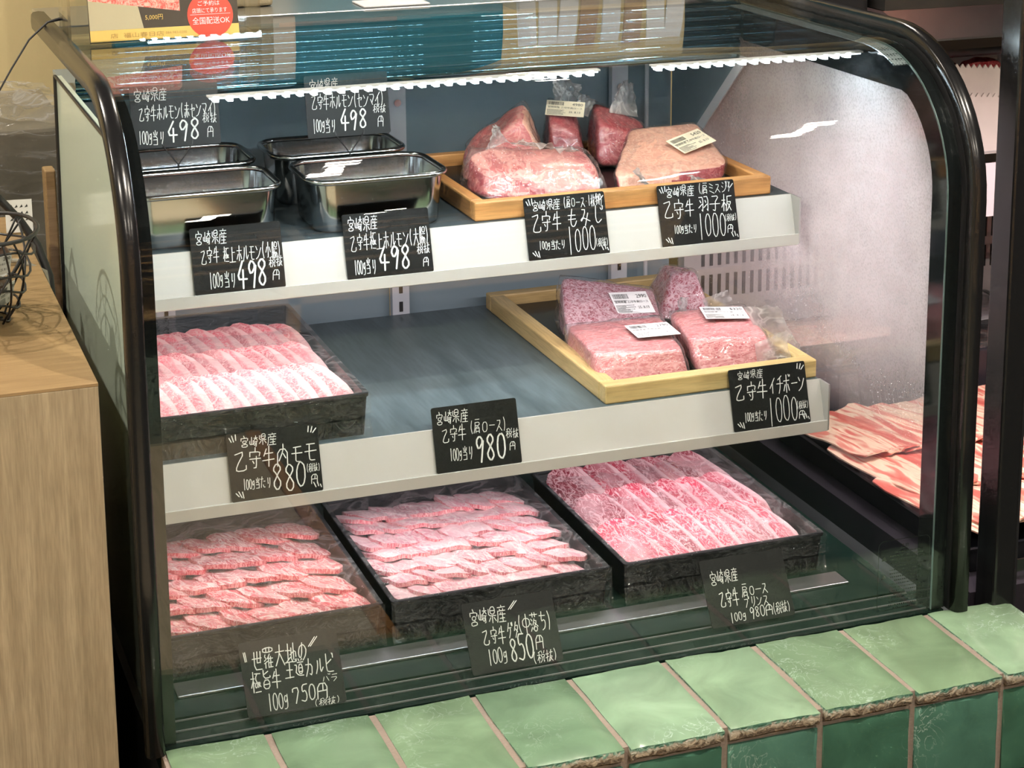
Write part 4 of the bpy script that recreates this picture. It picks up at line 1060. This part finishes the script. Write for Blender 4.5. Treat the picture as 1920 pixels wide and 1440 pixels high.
lay('bacon_slice', 'streaky bacon slice in the open case', 'bacon slices', 'meat slice', mb_, .862, 1.295, .082, .553, .040, 3, 18, 4, -9, 5, .8)
PS = meat('pale_pork', srgb(240, 176, 164), srgb(252, 220, 208), 60, .5)
mp_ = [slice_mesh('pork_slice', .07, .10, .004, s, [PS, PS], wave=.004) for s in (41.2, 42.5)]
lay('pork_slice', 'pale pork slice in the open case', 'pale pork slices', 'meat slice', mp_, .880, 1.078, .592, .740, .108, 2, 6, 6, -7, 8)
SILV = plain('silver_pad', srgb(190, 188, 192), .3, .6, bump=1.0, bscale=90)
m = MB(); m.grid(lambda u, v: ((u-.5)*.19, (v-.5)*.13, .006*noise.noise(Vector((u*14, v*9, 3))) + .004*noise.noise(Vector((u*30, v*25, 3)))), 30, 26)
o = m.obj('crinkled_pad', SILV, smooth=True, fixn=False); o.location = (1.21, .665, .122); tag(o, 'crinkled silver pad in a tray of the open case', 'pad')
m = MB(); m.grid(lambda u, v: ((u-.5)*.13, (v-.5)*.05, .006*noise.noise(Vector((u*14, v*9, 7))) + .004*noise.noise(Vector((u*30, v*25, 3)))), 24, 10)
o = m.obj('crinkled_pad', SILV, smooth=True, fixn=False); o.location = (1.0, .722, .134); o.rotation_euler = (R(22), 0, 0); tag(o, 'crinkled silver pad leaning by the slotted panel of the open case', 'pad')
# red joints and deckle-edged paper bags on the upper shelf
REDJ = meat('red_joint', srgb(200, 60, 66), srgb(226, 120, 116), 50, .4)
for i, (x, y, w) in enumerate(((1.075, .56, .05), (1.125, .59, .055), (1.19, .58, .06))):
    block('red_joint', ['bright red joint nearest the post on the upper shelf', 'bright red joint behind the deckle-edged paper', 'bright red joint at the far end of the upper shelf'][i],
        [(x-w, y-.04), (x+w, y-.04), (x+w, y+.05), (x-w, y+.05)], [(x-w*.6, y-.02, .50+.01*i), (x+w*.5, y-.02, .515), (x+w*.6, y+.03, .52), (x-w*.6, y+.03, .51)], .4105, REDJ, 50+i*3, 3.5, .008, 0, group='red joints in the open case')
def deckle(label, x, y, z, w, h, lean, rot):
    m = MB(); n = 12; pts = [(w, 0), (w, h)]
    for k in range(n*2+1): pts.append((w*(1 - k/(2*n)), h + (.006 if k % 2 else 0)))
    for k in range(1, 9): pts.append((0.005 if k % 2 else 0, h*(1-k/8)))
    N = len(pts)
    m.add([(a, 0, b) for a, b in pts] + [(a, .003, b) for a, b in pts], [tuple(range(N)), tuple(range(2*N-1, N-1, -1))] + [(i, (i+1) % N, N+(i+1) % N, N+i) for i in range(N)])
    o = m.obj('paper_bag', plain('kraft_white', srgb(186, 172, 164), .7, var=.08, bscale=40)); o.location = (x, y, z); o.rotation_euler = (R(-lean), R(rot), 0)
    tag(o, label, 'paper bag'); return o
deckle('deckle-edged white paper bag in front on the upper shelf', 1.072, .470, .4135, .11, .075, 12, 5)
deckle('taller deckle-edged white paper bag behind another', 1.094, .500, .4135, .11, .108, 12, 5)
m = MB(); m.tube([(1.02, .53, .545), (1.3, .53, .545)], .013, 10); o = m.obj('black_tube_lamp', BLACKM, nb, smooth=True)
# its price card
o = card('black price card on the rear step of the open case', (1.07, .565, .140), 12, [('MX', .4, .6, .1, .3, .8), ('X', .50, .75, .06, .30, 1.0), ('使用', .42, .96, .36, .54, .8), ('0', .40, .60, .62, .95, 1.6), ('円', .66, .84, .72, .92, .8)], 0, 21, 0, TICK_TR + TICK_BR)
m = MB(); m.tube([o.matrix_world.inverted() @ Vector(p) for p in ((1.12, .567, .143), (1.12, .575, .10))], .0015, 6); m.obj('wire_clip', BLACKM, o)

# ------------------------------------------------------------------ left background and counter things
BINM = plain('grey_bin', srgb(118, 112, 96), .6)
o = boxo('grey_bin', (-.6, -.045, .93, 1.25, FZ, .448), BINM, None, .006); tag(o, 'grey bin wrapped in a clear bag behind the counter', 'bin')
CLEARB = film('clear_bin_bag', 9, 0.8, .12, .12, .012, .06, (1, 1, 2.2))
m = MB()
m.grid(lambda u, v: (-.58 + .535*u, .915 - .010*noise.noise(Vector((u*6, v*5, 2))) - .006*noise.noise(Vector((u*18, v*13, 2))), .462 - .40*v + .010*noise.noise(Vector((u*12, 0, 3)))), 40, 30)
m.grid(lambda u, v: (-.58 + .535*u, .915 + .3*v, .462 + .012*noise.noise(Vector((u*12, v*5, 3))) + .02*max(0, noise.noise(Vector((u*9, v*6, 9))))), 40, 14)
o = m.obj('bin_bag', CLEARB, smooth=True, fixn=False); tag(o, 'clear crumpled plastic bag over the grey bin', 'bag')
o = boxo('wooden_post', (-.104, -.090, .735, .765, FZ, .430), CTOP, None, .002); tag(o, 'thin wooden post between the counter and the bin', 'post')
m = MB(); m.tube([(-.30, .5, .30), (-.25, .5, .45), (-.205, .5, .535), (-.174, .5, .579), (-.16, .5, .602), (-.138, .5, .635), (-.116, .5, .654), (-.099, .5, .6575)], [.0011]*6 + [.0013, .0022], 8)
o = m.obj('thin_cable', BLACKM, smooth=True); tag(o, 'thin black cable curving up to the top of the showcase', 'cable')
m = MB(); m.tube([(-.33, .53, .52), (-.25, .53, .492), (-.18, .53, .446), (-.158, .53, .418), (-.140, .52, .388), (-.131, .50, .355), (-.130, .48, .29), (-.130, .46, .05)], .0048, 10)
o = m.obj('thick_cable', BLACKM, smooth=True); tag(o, 'thick black cable dropping between counter and showcase', 'cable')
m = MB(); m.tube([(-.30, .50, .390), (-.22, .49, .387), (-.165, .47, .384), (-.140, .46, .372), (-.133, .44, .30)], .003, 8)
o = m.obj('grey_cable', plain('grey_rubber', srgb(150, 145, 132), .5), smooth=True); tag(o, 'pale grey cable lying on the wooden counter', 'cable')
o = boxo('note_card', (-.016, .016, -.0006, .0006, 0, .040), PAPER, None); o.location = (-.150, .62, .381); o.rotation_euler = (R(-10), 0, R(-6)); tag(o, 'small white note card at the back of the counter', 'note')
m = MB()
for k in range(3):
    for x in range(4): m.add([(-.011 + .006*x, -.0008, .014 + .008*k), (-.007 + .006*x, -.0008, .015 + .008*k), (-.008 + .006*x, -.0008, .018 + .008*k)], [(0,1,2)])
m.obj('note_writing', INK, o, fixn=False)
# wire basket with snack packs
WIRE = plain('black_wire', (.02, .02, .022), .45)
BX, BYY, BZ = -.247, .262, .3785
bk = empty('wire_basket', (BX, BYY, BZ), 0, 'round black wire basket of snack packs on the wooden counter', 'basket')
def br(h): return .040 + .040*(h/.095)**.55
m = MB(); m.tube([(br(.098)*math.cos(a), br(.098)*math.sin(a), .098 + .002*math.sin(3*a)) for a in [2*math.pi*k/32 for k in range(32)]], .0022, 8, closed=True); m.obj('basket_rim', WIRE, bk, smooth=True)
m = MB(); rw = random.Random(5)
for h in (.004, .022, .040, .060, .080):
    ph = rw.uniform(0, 6); m.tube([(br(h)*math.cos(a), br(h)*math.sin(a), h + .005*math.sin(2*a + ph) + .003*math.sin(5*a)) for a in [2*math.pi*k/30 for k in range(30)]], .0013, 6, closed=True)
for k in range(22):
    a0 = 2*math.pi*k/22; tw = rw.choice((-.9, -.5, .5, .9)); pts = []
    for q in range(8):
        h = .002 + .094*q/7; a = a0 + tw*q/7; pts.append((br(h)*math.cos(a), br(h)*math.sin(a), h))
    m.tube(pts, .0012, 6)
for k in range(6): a = math.pi*k/6; m.tube([(.04*math.cos(a), .04*math.sin(a), .002), (-.04*math.cos(a), -.04*math.sin(a), .002)], .0012, 6)
m.obj('wire_weave', WIRE, bk, smooth=True)
PACK = plain('brown_snack_pack', srgb(110, 76, 58), .4, var=.4, bscale=60); PACK2 = plain('grey_snack_pack', srgb(92, 84, 80), .4, var=.4, bscale=60)
packs = [((-.225, .235, .440), 35, 'snack pack with a square label on top of the basket pile'), ((-.268, .27, .438), -20, 'brown snack pack at the back of the basket'), ((-.222, .255, .402), 60, 'snack pack low in the basket nearest the showcase'), ((-.252, .225, .398), -30, 'snack pack low at the front of the basket'), ((-.28, .24, .400), 15, 'snack pack low at the left of the basket'), ((-.245, .285, .404), 100, 'snack pack low at the back of the basket')]
for i, ((x, y, z), rz, lb) in enumerate(packs):
    M = Matrix.Translation((x, y, z)) @ Matrix.Rotation(R(rz), 4, 'Z') @ Matrix.Rotation(R(14), 4, 'X')
    q = [M @ Vector(p) for p in ((-.024,-.017,0),(.024,-.017,0),(.024,.017,0),(-.024,.017,0))]; t_ = [M @ Vector(p) for p in ((-.022,-.015,.026),(.022,-.015,.026),(.022,.015,.028),(-.022,.015,.028))]
    o = block('snack_pack', lb, [(p.x, p.y, p.z) for p in q], [tuple(p) for p in t_], min(p.z for p in q), [PACK, PACK2][i % 2], 60+i*2, 5, .003, 1.03, group='snack packs in the wire basket')
    o['category'] = 'snack pack'
    sticker(o, M @ Vector((0, -.0195, .013)), M.to_3x3() @ Vector((1, 0, 0)), M.to_3x3() @ Vector((0, -1, .05)), .034, .022, '280', i)
    sticker(o, M @ Vector((0, 0, .0290)), M.to_3x3() @ Vector((1, 0, 0)), M.to_3x3() @ Vector((0, 0, 1)), .030, .022, '280', i+9)

# ------------------------------------------------------------------ on top of the showcase
T0 = .6355
bs = empty('brochure_stand', (.0, .415, T0), 0, 'clear acrylic stand holding dark meat brochures on top of the showcase', 'stand')
boxo('stand_base', (-.104, .112, .0, .075, 0, .0025), ACRYL, bs); boxo('front_lip', (-.104, .112, -.003, 0, 0, .0065), ACRYL, bs)
for x in (-.104, .109): boxo('stand_side', (x, x + .003, 0, .075, .0025, .15), ACRYL, bs)
boxo('stand_back', (-.101, .109, .068, .071, .0025, .17), ACRYL, bs)
for x in (-.02, .04): boxo('lip_rib', (x, x + .003, -.0032, .0, 0, .0068), ACRYL, bs)
br_ = empty('brochure', (-.079, .425, T0 + .0035), 0, 'dark brochure with a gold band and red round sticker in the acrylic stand', 'brochure')
br_.rotation_euler = (R(-10), 0, 0)
DARKP = plain('dark_print', srgb(70, 62, 50), .35, var=.3, bscale=12); GOLDP = plain('gold_print', srgb(240, 204, 110), .4); REDP = plain('red_print', srgb(232, 84, 62), .4)
boxo('cover', (0, .168, 0, .006, 0, .21), DARKP, br_)
V = Matrix(((1,0,0,0), (0,0,-1,0), (0,1,0,0), (0,0,0,1)))
def flat(name, ma, fn, parent):
    m = MB(); fn(m); o = m.obj(name, ma, parent, fixn=False); return o
def quadp(m, x0, x1, y0, y1, z, mi=0): m.add([V @ Vector(p) for p in ((x0,y0,z),(x1,y0,z),(x1,y1,z),(x0,y1,z))], [(0,1,2,3)], mi)
flat('gold_band', GOLDP, lambda m: quadp(m, 0, .168, 0, .0125, .0003), br_)
flat('meat_picture', meat('picture_meat', srgb(222, 96, 84), srgb(250, 200, 180), 70, .5), lambda m: m.add([V @ Vector(p) for p in ((.0,.046,.0003),(.102,.030,.0003),(.102,.10,.0003),(0,.10,.0003))], [(0,1,2,3)]), br_)
flat('pale_panel', plain('pale_panel_print', srgb(196, 186, 150), .4), lambda m: m.add([V @ Vector(p) for p in ((.0,.0126,.0002),(.06,.0126,.0002),(.055,.038,.0002),(0,.046,.0002))], [(0,1,2,3)]), br_)
def disc(m): m.add([V @ Vector((.136 + .0262*math.cos(2*math.pi*k/40), .0235 + .0262*math.sin(2*math.pi*k/40), .0005)) for k in range(40) if .0235 + .0262*math.sin(2*math.pi*k/40) > -.01], [tuple(range(40))])
flat('round_sticker', REDP, disc, br_)
def stx(m):
    put_text(m, 'ご予約は', .1215, .0345, .0062, .026, .0008, M=V); put_text(m, '店頭にて承ります', .1155, .0265, .0062, .040, .0008, M=V)
    quadp(m, .113, .159, .0242, .0246, .0008); put_text(m, '全国配送OK', .1150, .0140, .0088, .043, .0008, M=V)
flat('sticker_print', PAPER, stx, br_)
def btx(m):
    put_text(m, '店  福山春日店', .022, .0035, .0060, .060, .0006, M=V); put_text(m, '084-983-0200', .084, .0048, .0040, .024, .0006, M=V)
flat('band_print', plain('brown_print', srgb(190, 152, 80), .5), btx, br_)
flat('price_print', GOLDP, lambda m: put_text(m, '5,000円', .062, .022, .007, .02, .0006, M=V), br_)
# things on the rear plate
o = boxo('copper_box', (.27, .42, .90, 1.0, .30, .650), plain('copper_card', srgb(176, 122, 100), .5, var=.25, bscale=30), None, .002); tag(o, 'copper-brown box behind the rear edge of the showcase', 'box')
o = boxo('woven_box', (.125, .184, .66, .72, .6365, .76), plain('woven_beige', srgb(196, 182, 148), .8, bump=1, bscale=400, var=.15), None, .004); tag(o, 'beige woven box beside the copper-brown box', 'box')
o = boxo('white_tag', (.285, .372, .595, .652, .6365, .6385), PAPER, None, .0005); tag(o, 'blank white tag lying on the rear top plate', 'tag')
TEAL = plain('teal_panel', srgb(38, 140, 164), .5, var=.1, bscale=4)
o = boxo('teal_board', (.05, .66, 1.12, 1.15, .30, 1.35), TEAL, None, .003); tag(o, 'teal board standing behind the showcase', 'board')
o = boxo('pale_board', (.155, .300, 1.02, 1.04, .70, .845), plain('pale_card', srgb(226, 222, 206), .5), None, .003); tag(o, 'pale menu board hanging before the teal board', 'board')
ts = empty('slip_tray', (.62, .665, .6365), 0, 'clear shallow tray of paper slips on the rear top plate', 'tray')
boxo('tray_base', (-.125, .140, -.06, .06, 0, .003), ACRYL, ts); boxo('tray_front', (-.125, .140, -.06, -.057, .003, .014), ACRYL, ts); boxo('tray_end', (-.125, -.122, -.057, .06, .003, .014), ACRYL, ts); boxo('tray_end', (.137, .140, -.057, .06, .003, .014), ACRYL, ts)
rp = random.Random(8)
slip_me = [MB().box(-.013, .013, -.0015, .0015, 0, .075 + .01*k, 0).mesh('paper_slip', [PAPER, plain('kraft_slip', srgb(190, 160, 128), .7)][k % 2], bevel=.0005) for k in range(2)]
for k in range(8):
    o = link(bpy.data.objects.new('paper_slip', slip_me[1 if k in (3, 5) else 0])); o.location = (.515 + .031*k, .630 + .004*rp.random(), .6402); o.rotation_euler = (R(-6), R(rp.uniform(-5, 5)), 0)
    tag(o, '%s paper slip standing in the clear tray, %s from the left' % ('kraft brown' if k in (3, 5) else 'white', ORD[k]), 'paper slip', 'paper slips')
